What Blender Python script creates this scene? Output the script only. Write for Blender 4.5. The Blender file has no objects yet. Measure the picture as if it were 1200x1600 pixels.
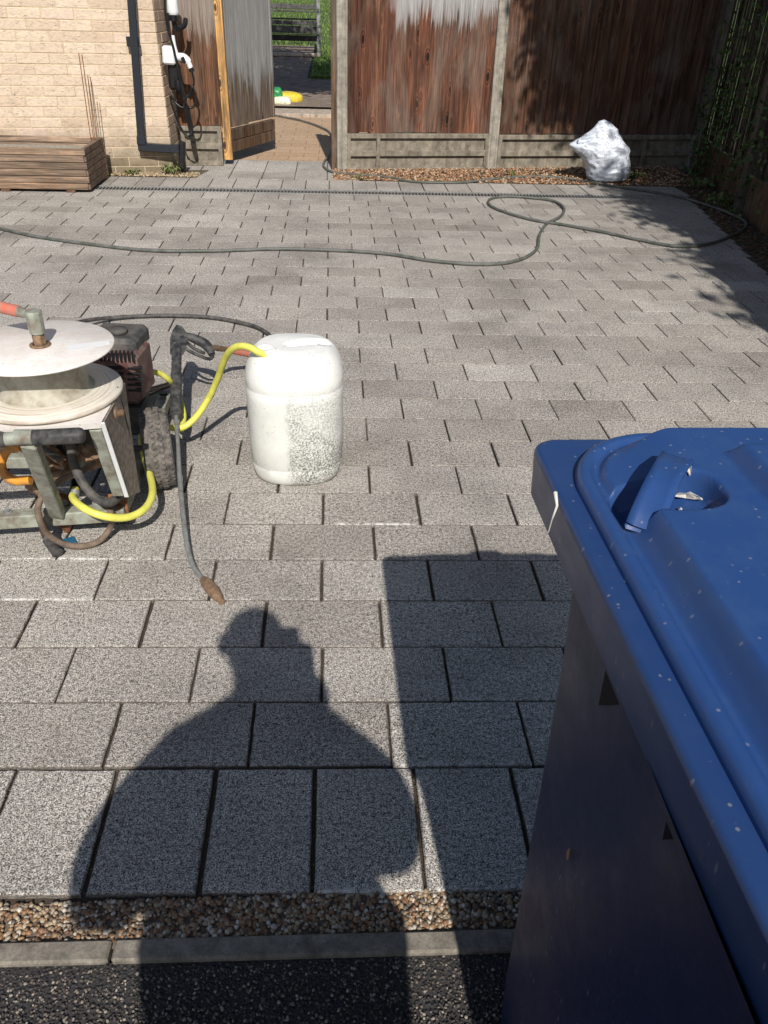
import bpy, math, random
import numpy as np
from mathutils import Vector, Matrix, noise
random.seed(7); rng = np.random.default_rng(7)
scn = bpy.context.scene; C = scn.collection
# ------------------------------------------------------------------ camera
FP = 1240.0; H = 1.37
_Y = np.array([-80.0, -811.0, FP]); _Y /= np.linalg.norm(_Y)
_N = np.cross(np.array([1, .033, 0.0]), _Y); _N /= np.linalg.norm(_N)
if _N[1] < 0: _N = -_N
_X = np.cross(_N, _Y)
if _X[0] < 0: _X = -_X
RR = np.array([_X, _Y, -_N])
cam = bpy.data.objects.new('camera', bpy.data.cameras.new('camera')); C.objects.link(cam); scn.camera = cam
cam.data.sensor_fit = 'HORIZONTAL'; cam.data.sensor_width = 36; cam.data.lens = 36*FP/1200
cam.data.clip_start = .02; cam.data.clip_end = 500
r_, u_, b_ = RR[:, 0], -RR[:, 1], -RR[:, 2]
cam.matrix_world = Matrix(((r_[0], u_[0], b_[0], 0), (r_[1], u_[1], b_[1], 0), (r_[2], u_[2], b_[2], H), (0, 0, 0, 1)))
scn.render.resolution_x = 768; scn.render.resolution_y = 1024
# ------------------------------------------------------------------ light
SX, SY = -.097, 1.128                 # shadow shift per metre of height
wd = bpy.data.worlds.new('World'); scn.world = wd; wd.use_nodes = True
nt = wd.node_tree; bg = nt.nodes['Background']
sk = nt.nodes.new('ShaderNodeTexSky'); sk.sky_type = 'NISHITA'; sk.sun_disc = False
el = math.atan(1/math.hypot(SX, SY)); sk.sun_elevation = el; sk.sun_rotation = math.radians(180-4.9)
nt.links.new(sk.outputs[0], bg.inputs[0]); bg.inputs[1].default_value = .08
sl = bpy.data.lights.new('sun', 'SUN'); sl.energy = 4.9; sl.angle = math.radians(.53); sl.color = (1, .95, .87)
so = bpy.data.objects.new('sun', sl); C.objects.link(so)
so.rotation_euler = Vector((-SX, -SY, 1)).to_track_quat('Z', 'Y').to_euler()
scn.view_settings.view_transform = 'Standard'; scn.view_settings.look = 'None'
scn.view_settings.exposure = 0.0; scn.view_settings.gamma = 1
# ------------------------------------------------------------------ measuring helpers (photo pixel -> place on a plane)
def ray(x, y): return RR @ np.array([x-600, y-800, FP])
def g(x, y, z=0.0):
    d = ray(x, y); t = (z-H)/d[2]; return Vector((d[0]*t, d[1]*t, z))
def w(x, y, Y):
    d = ray(x, y); t = Y/d[1]; return Vector((d[0]*t, Y, H+d[2]*t))
def wx(x, y, X):
    d = ray(x, y); t = X/d[0]; return Vector((X, d[1]*t, H+d[2]*t))
# ------------------------------------------------------------------ mesh helpers
class MB:
    def __init__(s): s.v = []; s.f = []; s.r = []; s.sm = []; s.e = {}
    def add(s, vs, fs, r=None, smooth=False):
        o = len(s.v); s.v += [tuple(v) for v in vs]
        r = random.random() if r is None else r
        for f in fs: s.f.append(tuple(i+o for i in f)); s.r.append(r); s.sm.append(smooth)
    def box(s, c, d, rot=None, bev=.003, r=None, shape=None):
        hx, hy, hz = d[0]/2, d[1]/2, d[2]/2; b = min(bev, hx*.9, hy*.9, hz*.9)
        vs = []; idx = {}
        for sx in (-1, 1):
            for sy in (-1, 1):
                for sz in (-1, 1):
                    for a in range(3):
                        p = [sx*(hx-b), sy*(hy-b), sz*(hz-b)]; p[a] = (sx*hx, sy*hy, sz*hz)[a]
                        idx[(sx, sy, sz, a)] = len(vs); vs.append(Vector(p))
        fs = []
        S = (-1, 1)
        for a in range(3):
            o = [i for i in range(3) if i != a]
            for sg in S:
                q = []
                for (u, v) in ((-1, -1), (1, -1), (1, 1), (-1, 1)):
                    k = [0, 0, 0]; k[a] = sg; k[o[0]] = u; k[o[1]] = v; q.append(idx[(*k, a)])
                if (sg > 0) == (a == 1): q.reverse()
                fs.append(q)
            for u in S:
                for v in S:
                    k1 = [0, 0, 0]; k1[o[0]] = u; k1[o[1]] = v
                    q = []
                    for (sg, ax) in ((-1, o[0]), (1, o[0]), (1, o[1]), (-1, o[1])):
                        k = k1[:]; k[a] = sg; q.append(idx[(*k, ax)])
                    fs.append(q)
        for sx in S:
            for sy in S:
                for sz in S: fs.append([idx[(sx, sy, sz, a)] for a in range(3)])
        if shape: vs = [shape(v) for v in vs]
        if rot is not None: vs = [rot @ v for v in vs]
        s.add([v+Vector(c) for v in vs], fs, r)
    def bar(s, a, b, wd_, ht, bev=.002, up=(0, 0, 1), r=None):
        a = Vector(a); b = Vector(b); z = (b-a).normalized(); u = Vector(up)
        if abs(z.dot(u)) > .98: u = Vector((0, 1, 0))
        x = u.cross(z).normalized(); y = z.cross(x)
        s.box((a+b)/2, (wd_, ht, (b-a).length), Matrix((x, y, z)).transposed(), bev, r)
    def tube(s, pts, rad, n=10, caps=True, r=None):
        pts = [Vector(p) for p in pts]; vs = []; fs = []
        m = len(pts); T = [(pts[min(i+1, m-1)]-pts[max(i-1, 0)]).normalized() for i in range(m)]
        u = Vector((0, 0, 1)) if abs(T[0].z) < .9 else Vector((0, 1, 0))
        u = (u-T[0]*u.dot(T[0])).normalized()
        for i in range(m):
            u = (u-T[i]*u.dot(T[i])).normalized(); v = T[i].cross(u)
            R_ = rad[i] if hasattr(rad, '__len__') else rad
            for k in range(n):
                a = 2*math.pi*k/n; vs.append(pts[i]+(u*math.cos(a)+v*math.sin(a))*R_)
        for i in range(m-1):
            for k in range(n):
                k2 = (k+1) % n; fs.append((i*n+k, i*n+k2, (i+1)*n+k2, (i+1)*n+k))
        s.add(vs, fs, r, True)
        if caps:
            s.add(vs[:n], [tuple(range(n))[::-1]], r); s.add(vs[-n:], [tuple(range(n))], r)
    def lathe(s, prof, c, n=32, axis=None, r=None, smooth=True, sx=1, sy=1):
        c = Vector(c); Q = Vector((0, 0, 1)).rotation_difference(Vector(axis)).to_matrix() if axis else Matrix.Identity(3)
        vs = [c+Q@Vector((pr*math.cos(2*math.pi*k/n)*sx, pr*math.sin(2*math.pi*k/n)*sy, pz)) for pr, pz in prof for k in range(n)]
        fs = [(i*n+k, i*n+(k+1) % n, (i+1)*n+(k+1) % n, (i+1)*n+k) for i in range(len(prof)-1) for k in range(n)]
        s.add(vs, fs, r, smooth)
    def prism(s, poly, off, r=None):
        n = len(poly); poly = [Vector(p) for p in poly]; off = Vector(off)
        vs = poly+[p+off for p in poly]
        fs = [tuple(range(n)), tuple(range(2*n-1, n-1, -1))]+[(i, i+n, (i+1) % n+n, (i+1) % n) for i in range(n)]
        s.add(vs, fs, r)
    def build(s, name, mat, parent=None, bevel=0, sub=0, auto=None, recalc=True):
        loc = Vector((0, 0, 0))
        if parent is not None: loc = WL[parent.name]
        me = bpy.data.meshes.new(name)
        me.from_pydata([(v[0]-loc[0], v[1]-loc[1], v[2]-loc[2]) for v in s.v], [], s.f)
        a = me.attributes.new('rnd', 'FLOAT', 'FACE'); a.data.foreach_set('value', s.r)
        if s.e:
            ea = me.attributes.new('edge', 'FLOAT', 'POINT'); ev = np.zeros(len(s.v)); ev[list(s.e.keys())] = list(s.e.values()); ea.data.foreach_set('value', ev)
        me.polygons.foreach_set('use_smooth', s.sm)
        me.materials.append(mat)
        if recalc:
            import bmesh
            bm = bmesh.new(); bm.from_mesh(me); bmesh.ops.recalc_face_normals(bm, faces=bm.faces); bm.to_mesh(me); bm.free()
        o = bpy.data.objects.new(name, me); C.objects.link(o)
        if parent is not None: o.parent = parent
        WL[o.name] = loc
        if bevel:
            md = o.modifiers.new('bevel', 'BEVEL'); md.width = bevel; md.segments = 2; md.limit_method = 'ANGLE'; md.angle_limit = .6
        if sub:
            md = o.modifiers.new('sub', 'SUBSURF'); md.levels = sub; md.render_levels = sub
        return o
WL = {}
def thing(name, label, cat, loc=(0, 0, 0), group=None):
    o = bpy.data.objects.new(name, None); C.objects.link(o); o.location = loc; WL[o.name] = Vector(loc)
    o.empty_display_size = .1
    o['label'] = label; o['category'] = cat
    if group: o['group'] = group
    return o
def tag(o, label, cat, group=None, kind=None):
    if label: o['label'] = label
    if cat: o['category'] = cat
    if group: o['group'] = group
    if kind: o['kind'] = kind
    return o
def spline(P, n=8):
    P = [Vector(p) for p in P]; P = [P[0]*2-P[1]]+P+[P[-1]*2-P[-2]]; out = []
    for i in range(1, len(P)-2):
        a, b, c, d = P[i-1:i+3]
        for k in range(n):
            t = k/n
            out.append(.5*((2*b)+(c-a)*t+(2*a-5*b+4*c-d)*t*t+(3*b-a-3*c+d)*t**3))
    out.append(P[-2]); return out
# ------------------------------------------------------------------ material helpers
class NT:
    def __init__(s, name, rough=.8, spec=.3):
        m = bpy.data.materials.new(name); m.use_nodes = True; s.m = m; s.t = m.node_tree; s.N = s.t.nodes
        s.b = s.N['Principled BSDF']; s.b.inputs['Roughness'].default_value = rough
        s.b.inputs['Specular IOR Level'].default_value = spec
        s.co = s.N.new('ShaderNodeTexCoord').outputs['Object']
    def L(s, a, b): s.t.links.new(a, b)
    def _set(s, inp, v):
        if hasattr(v, 'links') or isinstance(v, bpy.types.NodeSocket): s.L(v, inp)
        else: inp.default_value = v
    def map(s, sc=(1, 1, 1), loc=(0, 0, 0), vec=None):
        n = s.N.new('ShaderNodeMapping'); s.L(vec or s.co, n.inputs[0]); n.inputs['Scale'].default_value = sc; n.inputs['Location'].default_value = loc
        return n.outputs[0]
    def noise(s, scale, detail=3, rough=.6, vec=None, dist=0):
        n = s.N.new('ShaderNodeTexNoise'); s.L(vec or s.co, n.inputs['Vector']); n.inputs['Scale'].default_value = scale
        n.inputs['Detail'].default_value = detail; n.inputs['Roughness'].default_value = rough; n.inputs['Distortion'].default_value = dist
        return n.outputs[0]
    def vor(s, scale, vec=None, out='Distance', feat='F1'):
        n = s.N.new('ShaderNodeTexVoronoi'); s.L(vec or s.co, n.inputs['Vector']); n.inputs['Scale'].default_value = scale; n.feature = feat
        return n.outputs[out]
    def ramp(s, fac, *st, interp='LINEAR'):
        n = s.N.new('ShaderNodeValToRGB'); s.L(fac, n.inputs[0]); e = n.color_ramp.elements; n.color_ramp.interpolation = interp
        while len(e) < len(st): e.new(.5)
        for i, (p, c) in enumerate(st):
            e[i].position = p; e[i].color = (c, c, c, 1) if not hasattr(c, '__len__') else (*c[:3], 1)
        return n.outputs[0]
    def mix(s, fac, a, b, mode='MIX'):
        n = s.N.new('ShaderNodeMix'); n.data_type = 'RGBA'; n.blend_type = mode; n.clamp_result = False
        s._set(n.inputs[0], fac)
        for i, v in ((6, a), (7, b)):
            if isinstance(v, tuple): v = (*v[:3], 1)
            s._set(n.inputs[i], v)
        return n.outputs[2]
    def math(s, op, a, b=0, clamp=False):
        n = s.N.new('ShaderNodeMath'); n.operation = op; n.use_clamp = clamp; s._set(n.inputs[0], a); s._set(n.inputs[1], b); return n.outputs[0]
    def attr(s, nm='rnd'):
        n = s.N.new('ShaderNodeAttribute'); n.attribute_name = nm; return n.outputs['Fac']
    def sep(s, vec=None):
        n = s.N.new('ShaderNodeSeparateXYZ'); s.L(vec or s.co, n.inputs[0]); return n.outputs
    def geo(s, o='Normal'):
        n = s.N.new('ShaderNodeNewGeometry'); return n.outputs[o]
    def bump(s, h, dist=.002, st=1.0, prev=None):
        n = s.N.new('ShaderNodeBump'); s.L(h, n.inputs['Height']); n.inputs['Distance'].default_value = dist; n.inputs['Strength'].default_value = st
        if prev: s.L(prev, n.inputs['Normal'])
        s.L(n.outputs[0], s.b.inputs['Normal']); return n.outputs[0]
    def done(s, col=None, rough=None, metal=None):
        if col is not None:
            if isinstance(col, tuple): s.b.inputs['Base Color'].default_value = (*col, 1)
            else: s.L(col, s.b.inputs['Base Color'])
        if rough is not None: s._set(s.b.inputs['Roughness'], rough)
        if metal is not None: s._set(s.b.inputs['Metallic'], metal)
        return s.m
def dirty(name, col, dirt, amt=.5, scale=12, rough=.5, metal=0, spec=.4, bmp=.0006):
    n = NT(name, rough, spec)
    a = n.ramp(n.noise(scale, 5, .65), (.5-amt*.35, 0.0), (.75-amt*.2, 1.0))
    s2 = n.ramp(n.noise(scale*9, 3), (.45, 0.0), (.7, .6))
    f = n.math('MAXIMUM', a, n.math('MULTIPLY', s2, amt), True)
    n.bump(n.noise(scale*8, 4), bmp)
    return n.done(n.mix(f, col, dirt), n.ramp(f, (0, rough), (1, min(1, rough+.3))), metal)

def M_paver():
    n = NT('paver_concrete', .9, .2)
    r = n.attr()
    base = n.ramp(r, (0, (.365, .338, .308)), (.35, (.43, .402, .37)), (.92, (.465, .438, .405)), (1, (.53, .505, .47)))
    blot = n.ramp(n.noise(1.7, 6, .68), (.34, (.70, .69, .68)), (.5, (.97, .96, .95)), (.68, (1.12, 1.11, 1.09)))
    c = n.mix(1, base, blot, 'MULTIPLY')
    sp = n.noise(330, 2, .7)
    spk = n.ramp(sp, (.38, .12), (.46, .62), (.54, 1.15), (.66, 1.7))
    c = n.mix(1, c, spk, 'MULTIPLY')
    sp2 = n.ramp(n.noise(105, 4, .8), (.37, .30), (.46, .86), (.60, 1.28))
    c = n.mix(1, c, sp2, 'MULTIPLY')
    st = n.ramp(n.noise(7, 6, .8), (.53, 0.0), (.72, .5))
    c = n.mix(st, c, (.21, .18, .15))
    ed = n.math('MULTIPLY', n.attr('edge'), n.ramp(n.noise(26, 4, .75), (.47, 0.0), (.60, .85)))
    c = n.mix(ed, c, (.62, .61, .59))
    c = n.mix(n.math('MULTIPLY', n.attr('edge'), -.8, True), c, (.10, .085, .07))
    n.bump(sp, .0016, .8)
    return n.done(c)
def M_wood(name, cols, silver=None, sz=99, svar=.2, sx0=None, sx1=None, grain=1.0, axis='z'):
    n = NT(name, .75, .25); r = n.attr()
    base = n.ramp(r, *[(i/(len(cols)-1), c) for i, c in enumerate(cols)])
    off = n.N.new('ShaderNodeCombineXYZ'); n.L(n.math('MULTIPLY', r, 37.0), off.inputs[0]); n.L(n.math('MULTIPLY', r, 11.0), off.inputs[2])
    va = n.N.new('ShaderNodeVectorMath'); n.L(n.co, va.inputs[0]); n.L(off.outputs[0], va.inputs[1]); v = va.outputs[0]
    gr = n.noise(1, 6, .72, n.map((70, 70, 2.2) if axis == 'z' else (2.2, 70, 70), vec=v), 1.4)
    big = n.noise(1, 4, .6, n.map((14, 14, 1.0) if axis == 'z' else (1, 14, 14), vec=v), 1.6)
    c = n.mix(1, base, n.ramp(gr, (.34, .38*grain), (.5, .95), (.66, 1.65)), 'MULTIPLY')
    c = n.mix(1, c, n.ramp(big, (.34, .45), (.5, .95), (.64, 1.45)), 'MULTIPLY')
    kn = n.vor(1, n.map((8.5, 8.5, 3.1) if axis == 'z' else (2.0, 6, 6), vec=v))
    kr = n.ramp(kn, (.0, .06), (.10, .15), (.14, 1.3), (.18, .45), (.24, 1.35), (.30, 1.0))
    c = n.mix(1, c, kr, 'MULTIPLY')
    wz = n.noise(1, 5, .65, n.map((4, 4, 1.3)), 1.0)
    c = n.mix(n.ramp(wz, (.45, 0.0), (.66, .55)), c, n.mix(1, (.17, .135, .11), n.ramp(gr, (.35, .6), (.65, 1.4)), 'MULTIPLY'))
    if silver:
        z = n.math('ADD', n.sep()[2], n.math('MULTIPLY', n.math('SUBTRACT', r, .5), svar*.9))
        s1 = n.math('ADD', z, n.math('MULTIPLY', n.math('SUBTRACT', gr, .5), svar*1.4))
        s1 = n.math('ADD', s1, n.math('MULTIPLY', n.math('SUBTRACT', big, .5), svar*1.6))
        s1 = n.math('SUBTRACT', s1, sz)
        fac = n.ramp(n.math('ADD', n.math('MULTIPLY', s1, 6.0), .5), (.0, 0.0), (.35, .55), (1.0, .92))
        if sx0 is not None:
            x = n.sep()[0]
            fx = n.math('MULTIPLY', n.ramp(n.math('ADD', n.math('MULTIPLY', n.math('SUBTRACT', x, sx0), 5.0), .5), (.2, 0.0), (.8, 1.0)),
                        n.ramp(n.math('ADD', n.math('MULTIPLY', n.math('SUBTRACT', x, sx1), 5.0), .5), (.2, 1.0), (.8, 0.0)))
            fac = n.math('MULTIPLY', fac, fx)
        sc = n.mix(1, silver, n.ramp(gr, (.3, .6), (.7, 1.35)), 'MULTIPLY')
        c = n.mix(fac, c, sc)
    n.bump(gr, .002, .9)
    return n.done(c, n.ramp(gr, (.3, .62), (.7, .85)))
def M_brick():
    n = NT('buff_brick', .9, .2); r = n.attr()
    base = n.ramp(r, (0, (.59, .46, .345)), (.5, (.65, .525, .405)), (.93, (.69, .565, .44)), (1, (.68, .53, .43)))
    nz = n.noise(1, 5, .7, n.map((22, 22, 60)), 1.2)
    c = n.mix(1, base, n.ramp(nz, (.3, .72), (.5, 1.0), (.75, 1.12)), 'MULTIPLY')
    cr = n.noise(1, 4, .8, n.map((14, 14, 70)), 2.5)
    creases = n.ramp(cr, (.36, .35), (.41, 1.0))
    c = n.mix(1, c, creases, 'MULTIPLY')
    # green black grime low down near the outlet
    z = n.sep()[2]; x = n.sep()[0]
    low = n.ramp(n.math('ADD', z, n.math('MULTIPLY', n.math('SUBTRACT', n.noise(7, 4), .5), .35)), (.05, .75), (.42, 0.0))
    rt = n.ramp(n.math('ADD', x, 2.0), (.25, .1), (.45, 1.0))
    c = n.mix(n.math('MULTIPLY', low, rt), c, (.09, .075, .035))
    n.bump(n.mix(.5, nz, creases), .004, .8)
    return n.done(c)
def M_simple(name, col, rough=.6, metal=0, spec=.4, var=.15, scale=30, bmp=.0004):
    n = NT(name, rough, spec)
    nz = n.noise(scale, 4, .6)
    c = n.mix(1, col, n.ramp(nz, (.3, 1-var), (.7, 1+var)), 'MULTIPLY')
    if bmp: n.bump(nz, bmp)
    return n.done(c, rough, metal)
def M_pebbles(name, cols, rough=.6):
    n = NT(name, rough, .4); r = n.attr()
    base = n.ramp(r, *[(i/(len(cols)-1), c) for i, c in enumerate(cols)], interp='CONSTANT')
    nz = n.noise(90, 4, .6)
    return n.done(n.mix(1, base, n.ramp(nz, (.3, .75), (.7, 1.2)), 'MULTIPLY'))
def M_tarmac():
    n = NT('tarmac', .85, .35)
    v = n.noise(60, 2); 
    wv = n.N.new('ShaderNodeVectorMath'); n.L(n.co, wv.inputs[0])
    cell = n.vor(165, out='Color'); dist = n.vor(165)
    h = n.sep(cell)[0]; h2 = n.sep(cell)[1]
    stone = n.math('MULTIPLY', n.ramp(h, (.78, 0.0), (.84, 1.0)), n.ramp(dist, (.34, 1.0), (.48, 0.0)))
    sc = n.ramp(h2, (0, (.12, .10, .085)), (.5, (.22, .19, .16)), (1, (.42, .37, .32)))
    base = n.mix(1, (.030, .028, .028), n.ramp(n.noise(300, 3), (.3, .6), (.7, 1.7)), 'MULTIPLY')
    c = n.mix(n.math('MULTIPLY', stone, .35), base, sc)
    n.bump(n.ramp(dist, (0, 1.0), (.6, 0.0)), .004, .9)
    return n.done(c)
def M_concrete(name, col, stain=.4, sc=14):
    n = NT(name, .9, .2)
    c = n.mix(1, col, n.ramp(n.noise(sc, 5, .7), (.3, 1-stain), (.65, 1.15)), 'MULTIPLY')
    c = n.mix(1, c, n.ramp(n.noise(1, 4, .7, n.map((16, 16, 1.5))), (.35, .62), (.55, 1.0)), 'MULTIPLY')
    sp = n.noise(220, 2); c = n.mix(1, c, n.ramp(sp, (.3, .8), (.7, 1.15)), 'MULTIPLY')
    n.bump(n.noise(120, 4), .001)
    return n.done(c)
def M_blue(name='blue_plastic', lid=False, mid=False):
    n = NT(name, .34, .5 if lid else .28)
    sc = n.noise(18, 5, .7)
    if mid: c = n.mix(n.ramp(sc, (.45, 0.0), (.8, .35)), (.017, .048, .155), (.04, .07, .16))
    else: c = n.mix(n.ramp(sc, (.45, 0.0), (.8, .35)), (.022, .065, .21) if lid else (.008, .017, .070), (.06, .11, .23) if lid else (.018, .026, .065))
    wq = n.map((1, 1, 1)); v = n.vor(150, out='Color'); d = n.vor(150)
    sp = n.math('MULTIPLY', n.ramp(n.sep(v)[0], (.975, 0.0), (.99, .8)), n.math('MULTIPLY', n.ramp(d, (.05, 1.0), (.2, 0.0)), n.ramp(n.noise(6, 3), (.40, .05), (.62, 1.0))))
    st = n.vor(1, n.map((230, 230, 60)), out='Color'); sd = n.vor(1, n.map((230, 230, 60)))
    sp2 = n.math('MULTIPLY', n.ramp(n.sep(st)[1], (.955, 0.0), (.965, 1.0)), n.ramp(sd, (.25, 1.0), (.4, 0.0)))
    sp = n.math('MAXIMUM', sp, n.math('MULTIPLY', n.ramp(n.noise(230, 3, .8), (.71, 0.0), (.74, 1.0)), n.ramp(n.noise(9, 3), (.4, 0.0), (.6, .9))))
    f = n.math('MAXIMUM', n.math('MULTIPLY', sp, .6), n.math('MULTIPLY', sp2, .45 if not lid else .3))
    if not lid:   # dust splashes on the lower half of the side
        z = n.sep()[2]; lo = n.ramp(z, (.42, 1.0), (.72, .08)); f = n.math('MULTIPLY', n.math('MAXIMUM', f, n.math('MULTIPLY', n.ramp(n.noise(1, 3, .85, n.map((260, 260, 110))), (.60, 0.0), (.66, 1.0)), n.ramp(n.noise(5, 4), (.40, .0), (.60, .55)))), lo)
    c = n.mix(f, c, (.42, .40, .38))
    n.bump(n.noise(700, 2), .0003, .5)
    return n.done(c, n.ramp(sc, (.3, .30), (.8, .5)))
def M_can():
    n = NT('milky_plastic', .42, .5)
    X, Yc, Z = n.sep()
    base = n.mix(n.ramp(Z, (.30, 0.0), (.31, 1.0)), (.74, .745, .71), (.85, .85, .82))
    spk = n.noise(170, 5, .85); 
    Xn = n.math('ADD', X, n.math('MULTIPLY', n.math('SUBTRACT', n.noise(45, 4, .7), .5), .035))
    fx = n.math('MULTIPLY', n.ramp(n.math('ADD', Xn, .5), (.47, 0.0), (.49, 1.0)), n.ramp(Z, (.045, 1.0), (.3, .75)))
    fx = n.math('MULTIPLY', fx, n.ramp(n.noise(7, 3), (.3, .2), (.55, 1.0)))
    fx = n.math('MULTIPLY', fx, n.ramp(n.math('ADD', Z, n.math('MULTIPLY', n.math('SUBTRACT', n.noise(20, 4, .7), .5), .12)), (.26, 1.0), (.36, .12)))
    fx = n.math('MULTIPLY', fx, n.ramp(Yc, (.0, 1.0), (.05, 0.2)))
    d1 = n.math('MULTIPLY', n.ramp(spk, (.49, 0.0), (.52, .95)), fx)
    d2 = n.ramp(n.noise(75, 5, .85), (.615, 0.0), (.66, .85))
    d3 = n.math('MULTIPLY', n.ramp(n.noise(14, 5, .7), (.4, 0.0), (.75, .5)), n.ramp(Z, (.0, 1.0), (.09, .25)))
    f = n.math('MAXIMUM', n.math('MAXIMUM', d1, d2), d3, True)
    c = n.mix(f, base, (.09, .085, .07))
    n.b.inputs['Subsurface Weight'].default_value = .25; n.b.inputs['Subsurface Radius'].default_value = (.02, .02, .02)
    n.bump(n.noise(25, 3), .001)
    return n.done(c, n.ramp(f, (0, .4), (1, .8)))
def M_leaf(name, a, b):
    n = NT(name, .55, .4)
    c = n.ramp(n.attr(), (0, a), (1, b))
    n.b.inputs['Transmission Weight'].default_value = 0
    return n.done(c)
m_paver = M_paver(); m_tar = M_tarmac(); m_brick = M_brick()
m_joint = M_simple('joint_sand', (.06, .045, .035), .95)
m_mortar = M_simple('mortar', (.56, .45, .31), .95, var=.2)
m_kerb = M_concrete('kerb_concrete', (.24, .215, .18), .35, 30)
m_conc = M_concrete('post_concrete', (.37, .34, .29), .45)
m_gboard = M_concrete('gravel_board_concrete', (.28, .245, .195), .5)
m_brown = M_wood('stained_fence_wood', [(.055, .022, .014), (.14, .054, .030), (.095, .040, .024), (.18, .082, .045)], (.36, .355, .355), 1.27, .26, .42, 1.7)
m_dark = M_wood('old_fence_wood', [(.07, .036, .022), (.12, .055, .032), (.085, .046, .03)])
m_gate = M_wood('weathered_gate_wood', [(.13, .095, .07), (.16, .12, .09)], (.29, .285, .28), .62, .4)
m_gled = M_wood('gate_ledge_wood', [(.09, .052, .03), (.13, .075, .042)])
m_left = M_wood('left_fence_wood', [(.17, .075, .035), (.12, .06, .035), (.20, .10, .05)], (.26, .22, .19), 1.05, .3)
m_new = M_wood('new_timber', [(.56, .31, .11), (.62, .36, .14)], grain=1.3)
m_plant = M_wood('planter_wood', [(.25, .17, .12), (.30, .21, .15), (.28, .18, .115), (.20, .14, .10)], axis='x')
m_plant2 = M_wood('planter_end_wood', [(.17, .11, .08), (.22, .145, .10), (.15, .10, .07)], axis='x', grain=1.4)
m_dkpost = M_concrete('shade_darkened_post', (.12, .10, .08), .4)  # post concrete with the shade of corner and side fence in its colour
m_vdark = M_wood('shade_darkened_fence_wood', [(.03, .022, .016), (.05, .034, .024), (.04, .028, .02)])  # side fence wood, darkened in colour to stand for its shaded face
m_black = M_simple('black_plastic', (.012, .012, .014), .35, var=.3)
m_pipe = M_simple('dark_grey_pipe', (.018, .022, .030), .32, spec=.5)
m_rubber = dirty('tyre_rubber', (.035, .033, .032), (.20, .18, .16), .55, 40, .8)
m_grip = dirty('grip_rubber', (.02, .02, .022), (.12, .115, .11), .35, 30, .5)
m_rust = dirty('rusty_steel', (.33, .14, .06), (.10, .05, .03), .5, 40, .8)
m_white = dirty('dirty_white_paint', (.80, .76, .72), (.45, .34, .27), .22, 30, .5)
m_dwhite = dirty('muddy_white_paint', (.34, .29, .24), (.18, .14, .11), .45, 60, .8)
m_drum = dirty('drum_paint', (.52, .50, .42), (.27, .23, .17), .4, 18, .6)
m_green = dirty('grey_green_steel', (.34, .37, .31), (.17, .14, .11), .38, 26, .55)
m_steel = dirty('galvanised_steel', (.42, .44, .44), (.22, .20, .18), .4, 50, .45, .6)
m_brass = dirty('brown_brass', (.42, .28, .17), (.16, .10, .07), .5, 50, .5, .5)
m_engine = dirty('maroon_cover', (.11, .045, .042), (.20, .15, .13), .35, 25, .55)
m_dgrey = dirty('dark_grey_metal', (.035, .036, .04), (.13, .12, .11), .45, 25, .55)
m_yel = M_simple('yellow_hose_rubber', (.70, .68, .13), .4, var=.12, scale=40)
m_orange = dirty('orange_rubber', (.72, .30, .03), (.35, .20, .10), .3, 30, .5)
m_hoseg = dirty('grey_green_hose', (.060, .075, .058), (.15, .15, .14), .45, 14, .4)
m_hoseb = dirty('black_hose', (.03, .03, .032), (.13, .12, .11), .4, 30, .55)
m_hosebr = dirty('brown_dirty_hose', (.22, .16, .12), (.12, .09, .07), .5, 40, .7)
m_red = dirty('red_rubber', (.62, .14, .09), (.40, .22, .17), .4, 40, .6)
m_bluep = M_simple('blue_pad', (.02, .12, .22), .5)
m_wplast = M_simple('white_plastic', (.78, .79, .80), .3, var=.04)
m_soil = M_simple('grey_soil', (.30, .27, .23), .95, var=.5, scale=60, bmp=.01)
m_bin = M_blue('shade_darkened_bin_plastic'); m_lid = M_blue('bright_blue_lid_plastic', True)  # bin colour is the lid's plastic darkened to stand for shade
m_rim = M_blue('shade_toned_rim_plastic', True, True)  # same plastic again, shade half painted in between lid and body
m_can = M_can()
# ------------------------------------------------------------------ ground
def sheet(name, poly, mat, z=None, kind='structure'):
    mb = MB(); mb.add([(p[0], p[1], p[2] if len(p) > 2 else z) for p in poly], [tuple(range(len(poly)))])
    return tag(mb.build(name, mat, recalc=False), None, None, kind=kind)
m_earth = M_simple('earth', (.10, .085, .055), .95, var=.35, scale=3, bmp=.02)
def edgeX(Y): return 3.085+(Y-7.45)*.16      # right edge of the paving
sheet('ground', [(-120, -120), (120, -120), (120, 11.7), (-120, 11.7)], m_earth, -.09)
mb = MB()
yk = .722; ys = -6
mb.add([(-9, ys, -.075), (9, ys, -.075), (9, 0, -.055), (-9, 0, -.055), (9, .55, -.015), (-9, .55, -.015), (9, yk+.004, -.008), (-9, yk+.004, -.008)],
       [(0, 1, 2, 3), (3, 2, 4, 5), (5, 4, 6, 7)])
tag(mb.build('pavement', m_tar, recalc=False), None, None, kind='structure')
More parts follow.
